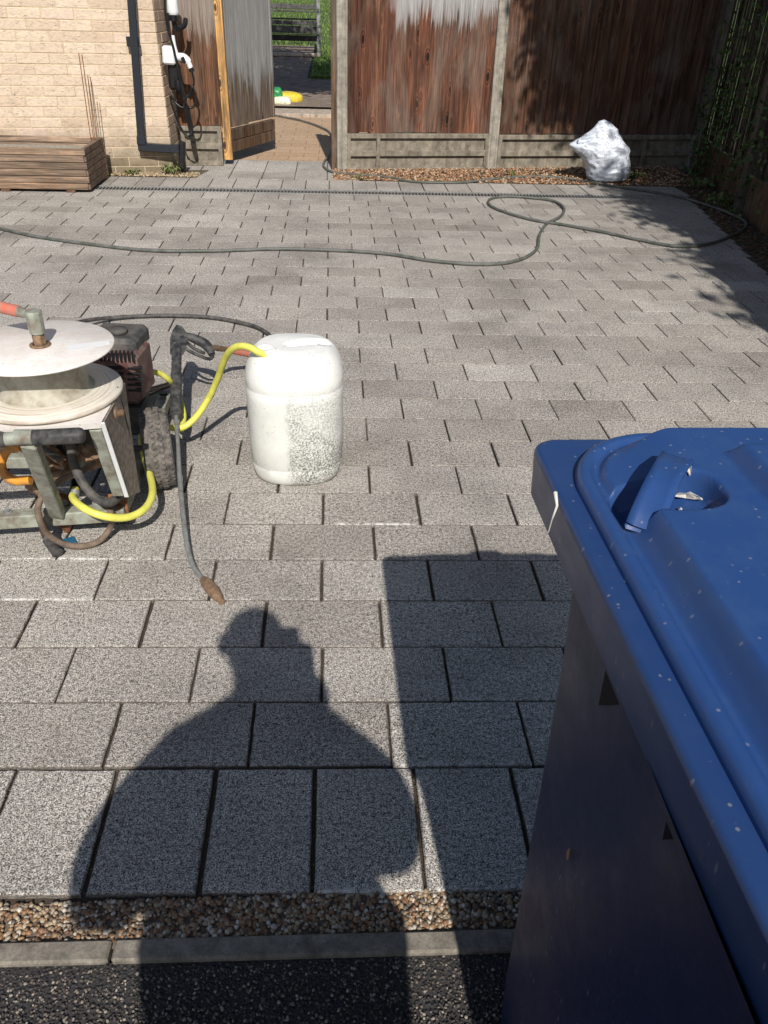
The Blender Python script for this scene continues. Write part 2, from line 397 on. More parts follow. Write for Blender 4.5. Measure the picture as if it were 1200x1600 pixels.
# kerb edging stones
mb = MB(); xs = [-4.2, -3.3, -2.4, -1.5, -.385, .53, 1.45, 2.35, 3.2]
for i in range(len(xs)-1):
    x0, x1 = xs[i], xs[i+1]; yj = lambda x: yk+.0-(x+.2)*.012
    a, b = x0+.003, x1-.003; yo = .038
    top = [(a, yj(a)), (b, yj(b)), (b, yj(b)+yo), (a, yj(a)+yo)]
    for (q, z) in ((top, 0),):
        c = Vector(((a+b)/2, (yj(a)+yj(b))/2+yo/2, -.04)); L_ = b-a
        mb.box(c, (L_, yo, .086), Matrix.Rotation(math.atan(-.012), 3, 'Z'), .004)
tag(mb.build('kerb', m_kerb), None, None, kind='structure')
sheet('joint_bed', [(-4.4, .80), (edgeX(.8), .80), (edgeX(7.4), 7.4), (edgeX(7.4), 7.9), (-.02, 8.3), (-1.1, 8.4), (-4.4, 7.9)], m_joint, -.012)
# ------------------------------------------------------------------ driveway blocks
mb = MB()
JL = []
def skew(Y): return -.032*max(0, 1-Y/5.5)
def block(x0, x1, y0, y1, gx=.0065, gy=.0022, r=None, ch=.003, zt=None):
    xr = edgeX((y0+y1)/2)
    if x0 > xr-.03: return
    x1 = min(x1, xr) if x1 > xr else x1
    if x1-x0 < .03: return
    gx1 = random.uniform(.4, 1.3)*gx*(1 if y0 < 2.5 else .7)
    a, b, c, d = x0+gx1/2, x1-gx1/2, y0+gy/2, y1-gy/2
    j = lambda s=.0012: random.uniform(-s, s)
    z = (random.uniform(-.0005, .0005) if zt is None else zt)
    tx, ty = random.uniform(-.002, .002), random.uniform(-.002, .002)
    cx, cy = (a+b)/2, (c+d)/2
    rj = random.gauss(0, .0018)
    def pt(x, y, zz):
        yy = y+skew(y)*x+rj*(x-cx); return (x, yy, zz+z+(x-cx)*tx+(y-cy)*ty)
    k = .55 if x1-x0 < .2 else 1
    # outer ring subdivided so that the edges wander like worn concrete
    ring = []
    nx = max(3, int((b-a)/.022)); ny = max(3, int((d-c)/.022)); near = (y0 < 2.2)
    if not near: nx = ny = 1
    P_ = [(a+(b-a)*i/nx, c) for i in range(nx)]+[(b, c+(d-c)*i/ny) for i in range(ny)]+[(b-(b-a)*i/nx, d) for i in range(nx)]+[(a, d-(d-c)*i/ny) for i in range(ny)]
    n = len(P_); vs = []
    for (x, y) in P_: vs.append(pt(x+j(), y+j(.0008), -.04))
    o1 = [(x+j(.0009), y+j(.0009)) for x, y in P_]
    for (x, y) in o1: vs.append(pt(x, y, -ch*random.uniform(.8, 1.3)))
    for (x, y) in o1:
        q = ch*random.uniform(.8, 1.5)
        xx = min(max(x, a+q), b-q); yy = min(max(y, c+q), d-q); vs.append(pt(xx, yy, 0))
    fs = []
    for l in (0, 1):
        for i in range(n):
            i2 = (i+1) % n; fs.append((l*n+i, l*n+i2, (l+1)*n+i2, (l+1)*n+i))
    if near:
        for i in range(n):
            x, y = P_[i]; q = .011*random.uniform(.6, 1.4)
            vs.append(pt(min(max(x, a+q+.004), b-q-.004), min(max(y, c+q+.004), d-q-.004), 0))
        for i in range(n): i2 = (i+1) % n; fs.append((2*n+i, 2*n+i2, 3*n+i2, 3*n+i))
        fs.append(tuple(range(3*n, 4*n)))
        o = len(mb.v); amp = random.choice((0, 0, .0, .35, 1.0))
        for i in range(n):
            y = P_[i][1]; e_ = (1.0 if y < c+.02 else .35)*amp
            mb.e[o+2*n+i] = e_; mb.e[o+n+i] = e_ if e_ > .5 else -1.0
        JL.append((a, c, d)) 
    else:
        fs.append(tuple(range(2*n, 3*n))); o = len(mb.v)
        for i in range(n): mb.e[o+n+i] = -1.0; mb.e[o+i] = -1.0
    mb.add(vs, fs, r)
# header course at the pavement
for k in range(-22, 18):
    x0 = -.047+.2065*k; block(x0, x0+.2065, .832, 1.112, .008, .004)
y = 1.116; PITCH = .1828; W_ = .303
for i in range(30):
    y0 = y+i*PITCH
    off = (.114 if i % 2 == 0 else .264) + random.uniform(-.003, .003)
    xs_ = [-4.2]
    for k in range(-14, 13):
        block(off+k*W_, off+(k+1)*W_, y0, y0+PITCH)
y = y+30*PITCH     # ~6.60
for k in range(-21, 17):
    x0 = -.04+.2*k
    block(x0, x0+.2, y, 6.825); block(x0, x0+.2, 6.99, 7.395)
for k in range(-8, 1):
    x0 = -.06+.285*k
    if x0 > -1.5: block(x0, x0+.285, 7.395, 7.75); block(x0, x0+.285, 7.75, 8.32)
drive = tag(mb.build('driveway', m_paver, recalc=False), None, None, kind='structure')
def arJ(r):
    a, c, d = JL[int(r.integers(len(JL)))]
    t = r.uniform() if r.uniform() < .3 else r.beta(.6, .6)
    y = c+(d-c)*t; return a-.003+r.normal(0, .0015), y+skew(y)*a
# drain channel
dr = thing('drain_channel', 'narrow galvanised drain channel set across the block paving', 'drain', (.6, 6.907, 0))
mb = MB()
for yy in (6.832, 6.982): mb.box(((-4.2+edgeX(6.9))/2, yy, -.003), (4.2+edgeX(6.9), .009, .014), None, .001)
mb.build('frame', m_steel, dr)
mb = MB(); x = -4.15
while x < edgeX(6.9)-.02: mb.box((x, 6.907, -.004), (.011, .142, .01), None, .002); x += .0275
mb.build('grate', m_steel, dr)
# ------------------------------------------------------------------ pebbles
def chips(name, mat, n, area, size, zf, seed, flat=.6, label=None):
    r = np.random.default_rng(seed)
    ico = [(0, 0, 1), (.894, 0, .447), (.276, .851, .447), (-.724, .526, .447), (-.724, -.526, .447), (.276, -.851, .447), (.724, .526, -.447), (-.276, .851, -.447), (-.894, 0, -.447), (-.276, -.851, -.447), (.724, -.526, -.447), (0, 0, -1)]
    F = [(0, 1, 2), (0, 2, 3), (0, 3, 4), (0, 4, 5), (0, 5, 1), (1, 6, 2), (2, 7, 3), (3, 8, 4), (4, 9, 5), (5, 10, 1), (6, 7, 2), (7, 8, 3), (8, 9, 4), (9, 10, 5), (10, 6, 1), (11, 7, 6), (11, 8, 7), (11, 9, 8), (11, 10, 9), (11, 6, 10)]
    ico = np.array(ico); mb = MB(); V = []; FF = []; R = []; k = 0
    while k < n:
        x, y = area(r)
        s = size*r.uniform(.55, 1.25)*np.array([1, r.uniform(.6, 1), flat*r.uniform(.6, 1.1)])
        a = r.uniform(0, 6.283); p = ico*s*r.uniform(.85, 1.15, (12, 1))
        t = r.uniform(-.5, .5); ct, st = math.cos(t), math.sin(t)
        p = np.stack([p[:, 0]*ct-p[:, 2]*st, p[:, 1], p[:, 0]*st+p[:, 2]*ct], 1)
        ca, sa = math.cos(a), math.sin(a)
        q = np.stack([p[:, 0]*ca-p[:, 1]*sa+x, p[:, 0]*sa+p[:, 1]*ca+y, p[:, 2]+zf(x, y)+r.uniform(-.3, .35)*size], 1)
        V.append(q); FF += [(a_+k*12, b_+k*12, c_+k*12) for a_, b_, c_ in F]; rr = r.uniform(); R += [rr]*20; k += 1
    mb.v = [tuple(v) for v in np.concatenate(V)]; mb.f = FF; mb.r = R; mb.sm = [True]*len(FF)
    o = mb.build(name, mat, recalc=False); tag(o, label, None, kind='stuff'); return o
m_peb = M_pebbles('pebble_colours', [(.27, .15, .08), (.36, .27, .18), (.17, .10, .065), (.42, .35, .26), (.30, .18, .09), (.12, .095, .075), (.33, .26, .18), (.22, .12, .065), (.56, .51, .44), (.38, .23, .12)], .5)
m_chip = M_pebbles('shingle_colours', [(.34, .17, .08), (.22, .12, .07), (.42, .27, .15), (.16, .09, .06), (.50, .38, .27), (.28, .14, .07), (.12, .09, .06)], .7)
sheet('pebble_bed', [(-4.2, .757), (3.2, .745), (3.2, .836), (-4.2, .836)], m_simple_bed := M_simple('gritty_mortar', (.16, .13, .10), .95, var=.4, scale=200, bmp=.003), -.010)
chips('pebble_strip', m_peb, 5400, lambda r: (r.uniform(-1.15, .75), r.uniform(.762, .836)), .0055, lambda x, y: -.0068, 3, label='strip of small brown and white pebbles between paving and kerb')
chips('tarmac_stones', M_pebbles('tarmac_stone_colours', [(.05, .045, .042), (.10, .085, .07), (.04, .038, .036), (.20, .17, .14), (.07, .06, .055), (.30, .26, .22), (.13, .11, .09), (.045, .04, .04), (.38, .34, .29)], .7), 9000, lambda r: (r.uniform(-.80, .35), r.uniform(.40, .718)), .0031, lambda x, y: (-.0090 if y > .55 else -.0155+(y-.0)*.012)-(.0 if y > .55 else .0), 17, .5, label='small pale and dark stones bedded in the tarmac pavement')
chips('joint_dirt', M_pebbles('joint_dirt_colours', [(.10, .065, .04), (.06, .045, .03), (.16, .10, .06), (.08, .09, .03), (.12, .08, .05)], .95), 2600, arJ, .0022, lambda x, y: -.0035, 19, .6, label='brown dirt and moss lodged in the joints of the nearest paving')
sheet('shingle_bed', [(-.04, 7.40), (edgeX(7.4)+.0, 7.40), (3.7, 8.5), (.0, 8.1)], m_earth, -.004)
def arS(r):
    x = r.uniform(-.0, 3.35); return x, r.uniform(7.41, 7.88+(x-.1)*.15)
chips('shingle', m_chip, 5200, arS, .012, lambda x, y: .004+max(0, (y-7.5))*.02, 5, label='orange brown shingle along the foot of the wooden fence')
sheet('wall_foot_bed', [(-4.4, 7.397), (-1.2, 7.397), (-1.12, 7.75), (-4.4, 7.6)], m_earth, .001)
def arL(r):
    x = r.uniform(-1.95, -1.18); return x, r.uniform(7.405, 7.60)
chips('wall_foot_gravel', M_pebbles('leaf_litter', [(.40, .30, .18), (.25, .17, .09), (.50, .42, .30), (.16, .12, .07), (.33, .24, .12)], .8), 1500, arL, .011, lambda x, y: .006, 9, label='pale gravel and dead leaves at the foot of the brick wall')
# ------------------------------------------------------------------ garden behind the gate
def tz(Y): return .03+.066*max(0, Y-11.8)
m_path = NT('brown_path_brick', .9, .2)
def _bt(n, c1, c2, mo, sc, bw, rh):
    b = n.N.new('ShaderNodeTexBrick'); n.L(n.map((1, 1, 1)), b.inputs['Vector']); b.inputs['Scale'].default_value = sc
    b.inputs['Color1'].default_value = (*c1, 1); b.inputs['Color2'].default_value = (*c2, 1); b.inputs['Mortar'].default_value = (*mo, 1)
    b.inputs['Mortar Size'].default_value = .004; b.inputs['Mortar Smooth'].default_value = .3; b.inputs['Brick Width'].default_value = bw; b.inputs['Row Height'].default_value = rh
    return b.outputs[0]
c_ = _bt(m_path, (.47, .33, .22), (.42, .29, .19), (.20, .14, .09), 1, .30, .20)
c_ = m_path.mix(1, c_, m_path.ramp(m_path.noise(40, 4), (.3, .75), (.7, 1.2)), 'MULTIPLY'); m_path = m_path.done(c_)
m_path2 = NT('garden_path_brick', .9, .2)
c_ = _bt(m_path2, (.20, .155, .125), (.25, .195, .155), (.12, .09, .07), 1, .35, .12)
c_ = m_path2.mix(1, c_, m_path2.ramp(m_path2.noise(7, 5), (.3, .7), (.7, 1.3)), 'MULTIPLY'); m_path2 = m_path2.done(c_)
sheet('path', [(-1.35, 8.32), (.6, 8.32), (.6, 11.62), (-1.35, 11.62)], m_path, -.006)
mb = MB(); mb.box((-.4, 11.95, .0), (3, .75, .07), None, .006)
m_cop = M_concrete('pale_step_stone', (.46, .38, .31), .25)
tag(mb.build('step', m_cop), None, None, kind='structure')
sheet('garden_path', [(-3, 12.1, tz(12.3)-.0), (1.5, 12.1, tz(12.3)-.0), (1.5, 12.31, tz(12.3)+.004), (1.5, 14.5, tz(14.5)+.004), (-.42, 14.5, tz(14.5)+.004), (-.36, 18.4, tz(18.4)+.004), (-3, 18.4, tz(18.4)+.004)], m_path2)
# lawn terrain
m_lawn = M_simple('lawn_soil', (.06, .085, .025), .95, var=.4, scale=8, bmp=.01)
mb = MB(); mb.add([(-60, 12.2, tz(12.2)-.015), (60, 12.2, tz(12.2)-.015), (60, 45, tz(45)-.015), (-60, 45, tz(45)-.015)], [(0, 1, 2, 3)])
tag(mb.build('lawn', m_lawn, recalc=False), None, None, kind='structure')
def blades(name, mat, n, area, hgt, wid, seed, label, zf):
    r = np.random.default_rng(seed); mb = MB()
    for k in range(n):
        x, y = area(r); z = zf(x, y); a = r.uniform(0, 6.28); h = hgt*r.uniform(.5, 1.2); wv = wid*r.uniform(.6, 1.2)
        lx, ly = r.uniform(-.5, .5)*h, r.uniform(-.5, .5)*h; ca, sa = math.cos(a)*wv, math.sin(a)*wv
        mb.v += [(x-ca, y-sa, z), (x+ca, y+sa, z), (x+lx, y+ly, z+h)]; k3 = len(mb.v)-3
        mb.f.append((k3, k3+1, k3+2)); mb.r.append(r.uniform()); mb.sm.append(False)
    o = mb.build(name, mat, recalc=False); tag(o, label, None, kind='stuff'); return o
m_grass = M_leaf('grass_blades', (.07, .13, .02), (.20, .30, .07))
def arG(r):
    y = 12.6+20*r.uniform()**1.3
    if y < 18.4: return (r.uniform(-.35, 1.2), max(y, 14.5))
    return (r.uniform(-2.4, 2.2), y)
blades('grass', m_grass, 22000, arG, .06, .012, 4, 'mown green grass behind the garden bench', lambda x, y: tz(y)-.012)
# pale garden wall far behind
mb = MB(); mb.box((0, 34, tz(34)+.7), (26, .25, 1.5), None, .02)
tag(mb.build('garden_wall', m_cop), 'pale rendered wall at the far end of the lawn', 'wall')
# ------------------------------------------------------------------ house wall
def lx(z): return -.02*z
wa = Vector((-1.41, 7.601, 0)); wdir = Vector((1, .0, 0)); wdir = (wa-Vector((-2.057, 7.477, 0))).normalized(); wn = Vector((wdir.y, -wdir.x, 0))  # towards camera
hw = thing('brick_wall', 'pale buff brick house wall beside the open gate', 'wall', (-2.6, 7.4, 0))
mb = MB(); bl, bh, mj = .245, .077, .006
def bw(p, d, nrm, L_, rows, start, n):
    for i in range(rows):
        z0 = -.02+i*bh; off = (0 if i % 2 == 0 else bl/2)
        if i % 5 == 3: off += .03
        u = -off
        while u < L_:
            a, b = max(u, 0)+(mj/2 if u > 0 else 0), min(u+bl-mj/2, L_)
            if b-a > .02:
                t = .1; off_n = random.gauss(0, .0012)
                c = p-d*((a+b)/2)-nrm*(t/2-off_n)+Vector((lx(z0), 0, z0+bh/2))
                x = d; zc = Vector((0, 0, 1)); yv = nrm
                Rm = Matrix((x, yv, zc)).transposed()
                mb.box(c, (b-a, t, bh-mj), Rm @ Matrix.Rotation(random.gauss(0, .003), 3, 'Y'), .003, r=(None if nrm is wn else .0))
            u += bl
bw(wa, wdir, wn, 3.2, 36, 0, 0)
sd = Vector((0.02, 1, 0)).normalized(); sn = Vector((1, -.02, 0)).normalized()
bw(wa+sd*.52+Vector((0, 0, 0)), sd, sn, .5, 36, 0, 0)
mb.build('brickwork', m_brick, hw)
mb = MB()
q = [wa-wn*.007, wa-wn*.007-wdir*3.2, wa-wn*.09-wdir*3.2, wa-wn*.09]
mb.prism([(*p.xy, -.05) for p in [wa-wn*.003-sn*.003, wa-wn*.003-wdir*3.2, wa-wn*.3-wdir*3.2, wa+sd*.5-sn*.3, wa+sd*.51-sn*.007]], (-.05, 0, 2.8))
mb.build('mortar', m_mortar, hw)
# downpipe
dp = thing('downpipe', 'black square rainwater downpipe with a low sideways outlet on the brick wall', 'downpipe', (-1.62, 7.5, 0))
o_ = wn*.06
pt = w(205, 0, 7.50); pb = w(221, 222, 7.50)
dv = (pt-pb).normalized(); top = pb+dv*2.4
mb = MB(); mb.bar(pb, top, .062, .062, .006, up=wn); mb.build('pipe', m_pipe, dp)
mb = MB(); mb.bar(pb-dv*.02, pb+dv*.05, .074, .074, .006, up=wn); pr = w(280, 233, 7.53)
pl = w(216, 229, 7.50); mb.build('elbow', m_pipe, dp)
mb = MB(); mb.bar(pl, pr, .062, .064, .006); mb.build('outlet_arm', m_pipe, dp)
mb = MB(); q = w(206, 65, 7.50); mb.bar(q-Vector((.042, 0, 0)), q+Vector((.06, 0, 0)), .02, .07, .003); mb.build('pipe_clip', m_pipe, dp)
mb = MB(); q = w(284, 237, 7.56); mb.box(q+Vector((0, 0, -.03)), (.055, .07, .22), Matrix.Rotation(.12, 3, 'Y'), .012); mb.box(q+Vector((.0, .01, -.12)), (.045, .06, .1), None, .01); mb.build('shoe', m_black, dp)
# planter
pn = thing('planter_box', 'low slatted wooden planter of grey soil against the brick wall', 'planter', (-2.5, 7.0, 0))
x0, x1, y0, y1 = -3.15, -1.905, 6.72, 7.30; mb = MB()
for i in range(6):
    z = .045+i*.05; zz = z+.0
    mb.box(((x0+x1)/2, y0, zz), (x1-x0-(.0 if i % 2 else .03), .03, .046), None, .003)
    mb.box(((x0+x1)/2, y1, zz), (x1-x0, .03, .046), None, .003)
mb.build('slats', m_plant, pn)
for X in (x0, x1):
    mb = MB()
    for i in range(6): mb.box((X-.016*(1 if X == x1 else -1), (y0+y1)/2+.0, .046+i*.05), (.03, y1-y0-(.0 if i % 2 == 0 else .034), .047), None, .003)
    mb.build('end_slats', m_plant2, pn)
mb = MB(); mb.box(((x0+x1)/2, (y0+y1)/2, .15), (x1-x0-.07, y1-y0-.07, .22), None, .01); mb.build('soil', m_soil, pn)
for X in (-2.95, -2.56, -2.06):
    mb = MB(); mb.box((X, 6.735, .01), (.07, .05, .022), None, .003); mb.build('foot', m_dark, pn)
    mb = MB(); mb.box((X, 7.28, .01), (.07, .05, .022), None, .003); mb.build('foot', m_dark, pn)
for i, (b, t) in enumerate((((142, 218), (123, 83)), ((146, 216), (128, 85)), ((148, 215), (137, 118)), ((152, 213), (141, 120)))):
    B = w(*b, 7.24); T = w(*t, 7.26); mb = MB(); mb.tube([B-(T-B).normalized()*.1, B, T], .0035, 6)
    tag(mb.build('metal_rod', m_rust), ('tall rusty rod stuck in the planter end, furthest left of four', 'tall rusty rod in the planter end, just right of the leftmost rod', 'short rusty rod in the planter end, left of the other short one', 'short rusty rod in the planter end, furthest right of four')[i], 'rod', 'rusty rods standing in the planter')
# ------------------------------------------------------------------ fences
def boards(mb, P0, P1, z0, z1, wv=.105, lean=-.02, thick=.014, n_=None, jag=.01, front=None):
    P0 = Vector(P0); P1 = Vector(P1); d = (P1-P0); L_ = d.length; d.normalize(); nrm = front or Vector((d.y, -d.x, 0))
    n = n_ or int(round(L_/wv)); wv = L_/n
    for i in range(n):
        a = P0+d*(i*wv); j = random.uniform(-jag, jag); zz = z0+j
        c = a+d*(wv/2+.006); th = random.uniform(.12, .22)
        R3 = Matrix((d, nrm, Vector((0, 0, 1)))).transposed() @ Matrix.Rotation(th*.9, 3, 'Z')
        sh = lambda v, ln=lean: Vector((v.x, v.y, v.z))
        c0 = Vector((c.x, c.y, (zz+z1)/2))-nrm*.0
        lz = (z1-zz)
        vs_c = (wv+.022, thick, lz)
        st = len(mb.v); mb.box(c0, vs_c, R3, .0025)
        for k in range(st, len(mb.v)):
            v = mb.v[k]; mb.v[k] = (v[0]+lean*v[2]+random.gauss(0, .0006), v[1], v[2])
def gravel_board(mb, P0, P1, z0, z1, lean=-.02, split=()):
    P0 = Vector(P0); P1 = Vector(P1); d = (P1-P0); L_ = d.length; d.normalize(); nrm = Vector((d.y, -d.x, 0)); R3 = Matrix((d, nrm, Vector((0, 0, 1)))).transposed()
    st = len(mb.v); c = (P0+P1)/2; hh = z1-z0
    mb.box((c.x, c.y, (z0+z1)/2), (L_, .035, hh), R3, .003)
    f = nrm*.030
    for zc, h in ((z0+.022, .044), (z0+hh*.5, .05), (z1-.02, .04)):
        mb.box(Vector((c.x, c.y, zc))+f, (L_, .034, h), R3, .004)
    for s in (0.018, *split, L_-.018):
        p = P0+d*s; mb.box(Vector((p.x, p.y, (z0+z1)/2))+f*.97, (.036, .034, hh-.01), R3, .004)
    for k in range(st, len(mb.v)): v = mb.v[k]; mb.v[k] = (v[0]+lean*v[2], v[1], v[2])
F0 = Vector((.09, 7.90, 0)); F1 = Vector((3.60, 8.40, 0)); fd = (F1-F0).normalized(); fn = Vector((fd.y, -fd.x, 0))
def fpt(s): return F0+fd*s
fb = thing('wooden_fence', 'brown stained board fence on grooved concrete gravel boards behind the shingle', 'fence', F0)
def fpost(s, wdt, dpt=.10, ht=1.9, mat=m_conc, lean=-.02, y=0):
    mb = MB(); p = fpt(s); R3 = Matrix((fd, fn, Vector((0, 0, 1)))).transposed()
    st = len(mb.v); mb.box((p.x, p.y+y, ht/2-.05), (wdt, dpt, ht+.1), R3, .008)
    mb.box(Vector((p.x, p.y+y, ht/2-.05))+fn*(dpt*.5), (wdt*.55, .012, ht+.1), R3, .004)
    for k in range(st, len(mb.v)): v = mb.v[k]; mb.v[k] = (v[0]+lean*v[2], v[1], v[2])
    return mb
s_mid = (Vector((1.49, 8.1, 0))-F0).dot(fd); s_end = (F1-F0).length
fpost(-.02, .095, lean=.0).build('concrete_post', m_conc, fb)
fpost(s_mid, .10, lean=-.012).build('concrete_post', m_conc, fb)
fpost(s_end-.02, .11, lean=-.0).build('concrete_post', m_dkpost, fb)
mb = MB(); boards(mb, fpt(.02)-fn*.0, fpt(s_mid-.04), .31, 1.85, lean=-.006); mb.build('fence_panel', m_brown, fb)['label'] = 'reddish brown sunlit boards bleached silver at the top'
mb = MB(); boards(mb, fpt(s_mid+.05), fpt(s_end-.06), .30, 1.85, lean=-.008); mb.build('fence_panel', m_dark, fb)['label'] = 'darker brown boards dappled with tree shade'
mb = MB(); gravel_board(mb, fpt(.025), fpt(s_mid-.045), -.02, .31, 0, split=(.29,)); mb.build('gravel_board', m_gboard, fb)
mb = MB(); gravel_board(mb, fpt(s_mid+.05), fpt(s_end-.06), -.02, .30, 0, split=(1.5,)); mb.build('gravel_board', m_gboard, fb)
mb = MB(); mb.box((.01, 7.93, .93), (.062, .10, 1.96), None, .005)
gp = tag(mb.build('gate_post', m_gled), 'narrow dark brown timber gate post fixed beside the first concrete post', 'post')
# side fence
G0 = Vector((3.60, 8.33, 0)); G1 = Vector((2.35, 1.7, 0)); gd = (G1-G0).normalized(); gn = Vector((gd.y, -gd.x, 0))
fs_ = thing('side_fence', 'dark shaded board fence running along the right edge of the paving', 'fence', G0)
gl = (G1-G0).length; posts = [1.93, 3.83, 5.73]
prev = .06
for i, s in enumerate(posts+[gl]):
    a = G0+gd*prev; b = G0+gd*(min(s, gl)-.05)
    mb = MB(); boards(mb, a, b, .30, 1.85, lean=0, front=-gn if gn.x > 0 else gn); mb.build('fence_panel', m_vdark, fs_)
    mb = MB(); mb.bar(a+Vector((0, 0, .14)), b+Vector((0, 0, .14)), .03, .30, .004, up=(0, 0, 1)); mb.build('gravel_board', m_gled, fs_)
    if s < gl:
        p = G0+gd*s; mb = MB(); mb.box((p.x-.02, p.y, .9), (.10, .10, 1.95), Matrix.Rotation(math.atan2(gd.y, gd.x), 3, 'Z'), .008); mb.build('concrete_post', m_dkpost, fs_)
    prev = s+.05
# short fence left of the gate
lf = thing('short_fence', 'short brown board fence with a concrete base between brick wall and open gate', 'fence', (-1.2, 7.97, 0))
L0 = Vector((-1.385, 8.0, 0)); L1 = Vector((-1.022, 8.02, 0))
mb = MB(); boards(mb, L0, L1, .33, 1.85, lean=-.0, n_=3, jag=.006); mb.build('fence_panel', m_left, lf)
mb = MB(); gravel_board(mb, L0, L1, .0, .33, 0); mb.build('gravel_board', m_gboard, lf)
# gate
gt = thing('wooden_gate', 'weathered silver grey board gate standing open beside the gap in the fence', 'gate', (-1.04, 8.1, 0))
h0 = Vector((-.985, 8.13, 0)); h1 = Vector((-.615, 8.97, 0)); hd = (h1-h0).normalized(); hn = Vector((hd.y, -hd.x, 0))
mb = MB(); boards(mb, h0+hd*.06+hn*.012, h1, .30, 1.85, lean=.0, n_=6, jag=.012, thick=.016, front=hn); mb.build('gate_boards', m_gate, gt)
mb = MB(); 
for zc in (.135, .235): mb.bar(h0+hd*.04+Vector((0, 0, zc)), h1+Vector((0, 0, zc)), .045, .095, .004)
mb.build('ledge', m_gled, gt)
mb = MB(); mb.bar(h1+Vector((0, 0, .3)), h1+Vector((0, 0, 1.85)), .03, .045, .003, up=hn); mb.build('gate_edge', m_gate, gt)
mb = MB(); q0 = g(356, 243, .03); st = Vector((-1.02, 8.06, .05))
mb.box((-.978, 8.07, .97), (.075, .07, 1.86), None, .005); mb.build('hanging_stile', m_new, gt)
# ------------------------------------------------------------------ charging gear on the wall corner
ch = thing('cable_holster', 'white wall holster with a black socket under it near the brick corner', 'holster', (-1.35, 7.75, .8))
mb = MB(); a = w(265, 86, 7.72); mb.box(a, (.105, .12, .135), Matrix.Rotation(.05, 3, 'Y'), .014); mb.build('bracket', m_wplast, ch)
mb = MB(); mb.box(a+Vector((.02, .03, -.16)), (.10, .09, .20), Matrix.Rotation(.05, 3, 'Y'), .02); mb.lathe([(0, -.30), (.03, -.30), (.036, -.25), (.03, -.2)], a+Vector((.05, 0, .02)), 16); mb.build('socket', m_black, ch)
cg = thing('charging_plug', 'white curved charging plug handle pushed into the holster', 'plug', tuple(w(288, 95, 7.7)))
mb = MB(); path = spline([w(270, 55, 7.70), w(272, 75, 7.70), w(276, 88, 7.70), w(287, 90, 7.69), w(294, 97, 7.68), w(298, 106, 7.68)], 5)
mb.tube(path, [.014+.018*min(1, i/10) - (.010 if i > 20 else 0) for i in range(len(path))], 12); mb.build('handle', m_wplast, cg)
mb = MB(); mb.tube([w(297.5, 104, 7.68), w(300, 112, 7.68)], .021, 12); mb.build('plug_tip', m_black, cg)
mb = MB(); q = w(287, 94, 7.655); mb.box(q, (.03, .01, .05), Matrix.Rotation(-.5, 3, 'Y'), .004); mb.build('trigger_slot', m_black, cg)
cu = thing('charging_connector', 'white tapered charging connector with a black collar high on the brick corner', 'connector', tuple(w(270, 20, 7.7)))
mb = MB(); a, b = w(266, -25, 7.72), w(271, 24, 7.70); mb.tube([a, a.lerp(b, .5), a.lerp(b, .9), b], [.045, .042, .05, .035], 16); mb.build('connector_body', m_wplast, cu)
mb = MB(); mb.tube([w(270.5, 22, 7.70), w(271, 33, 7.70)], .033, 16); mb.tube(spline([w(271, 32, 7.71), w(276, 45, 7.73), w(288, 40, 7.78), w(290, 30, 7.82)], 5), .02, 8); mb.build('collar', m_black, cu)
mb = MB()
L1_ = [(258, -20), (258, 15), (262, 45), (270, 70), (276, 95), (283, 125), (289, 150), (293, 175), (298, 200), (298, 211), (292, 211), (280, 195), (269, 165), (266, 148), (272, 158), (284, 168), (288, 162), (285, 140)]
mb.tube(spline([w(x, y, 7.66+.006*(i % 3)) for i, (x, y) in enumerate(L1_)], 6), .0085, 8)
L2_ = [(300, 112), (303, 128), (298, 148), (291, 150), (283, 132), (277, 108)]
mb.tube(spline([w(x, y, 7.68) for x, y in L2_], 6), .008, 8)
L3_ = [(262, 20), (266, 55), (274, 90), (282, 128), (288, 155), (296, 168), (304, 165), (306, 150), (300, 135), (296, 148), (286, 155)]
mb.tube(spline([w(x, y, 7.65) for x, y in L3_], 6), .0085, 8)
L4_ = [(276, 95), (286, 150), (293, 190), (300, 211), (301, 205), (294, 165)]
mb.tube(spline([w(x, y, 7.67) for x, y in L4_], 6), .0085, 8)
tag(mb.build('charging_cable', m_black), 'black charging cable looped down the brick corner beside the downpipe', 'cable')
# ------------------------------------------------------------------ garden bench and fertiliser bag
bn = thing('garden_bench', 'black metal garden bench with slatted seat on the path beyond the gate', 'bench', (-.8, 17, tz(17)))
Yb = 17.0
def bb(mb, x0, y0, x1, y1, d=.05, Y=Yb):
    a = w(x0, y0, Y); b = w(x1, y1, Y); b.z = w(x0, y1, Y).z; mb.box((a+b)/2, (abs(b.x-a.x), d, abs(a.z-b.z)), None, .006)
mb = MB(); bb(mb, 330, 51, 500, 60, .06); bb(mb, 330, 49, 497, 50.2, .09); bb(mb, 330, 24, 497, 27, .06, Yb+.3); mb.build('seat_frame', m_black, bn)
mb = MB(); bb(mb, 330, 28, 496, 35, .05, Yb+.2); bb(mb, 330, 36, 496, 48, .04, Yb+.05); mb.build('seat_slats', m_dgrey, bn)

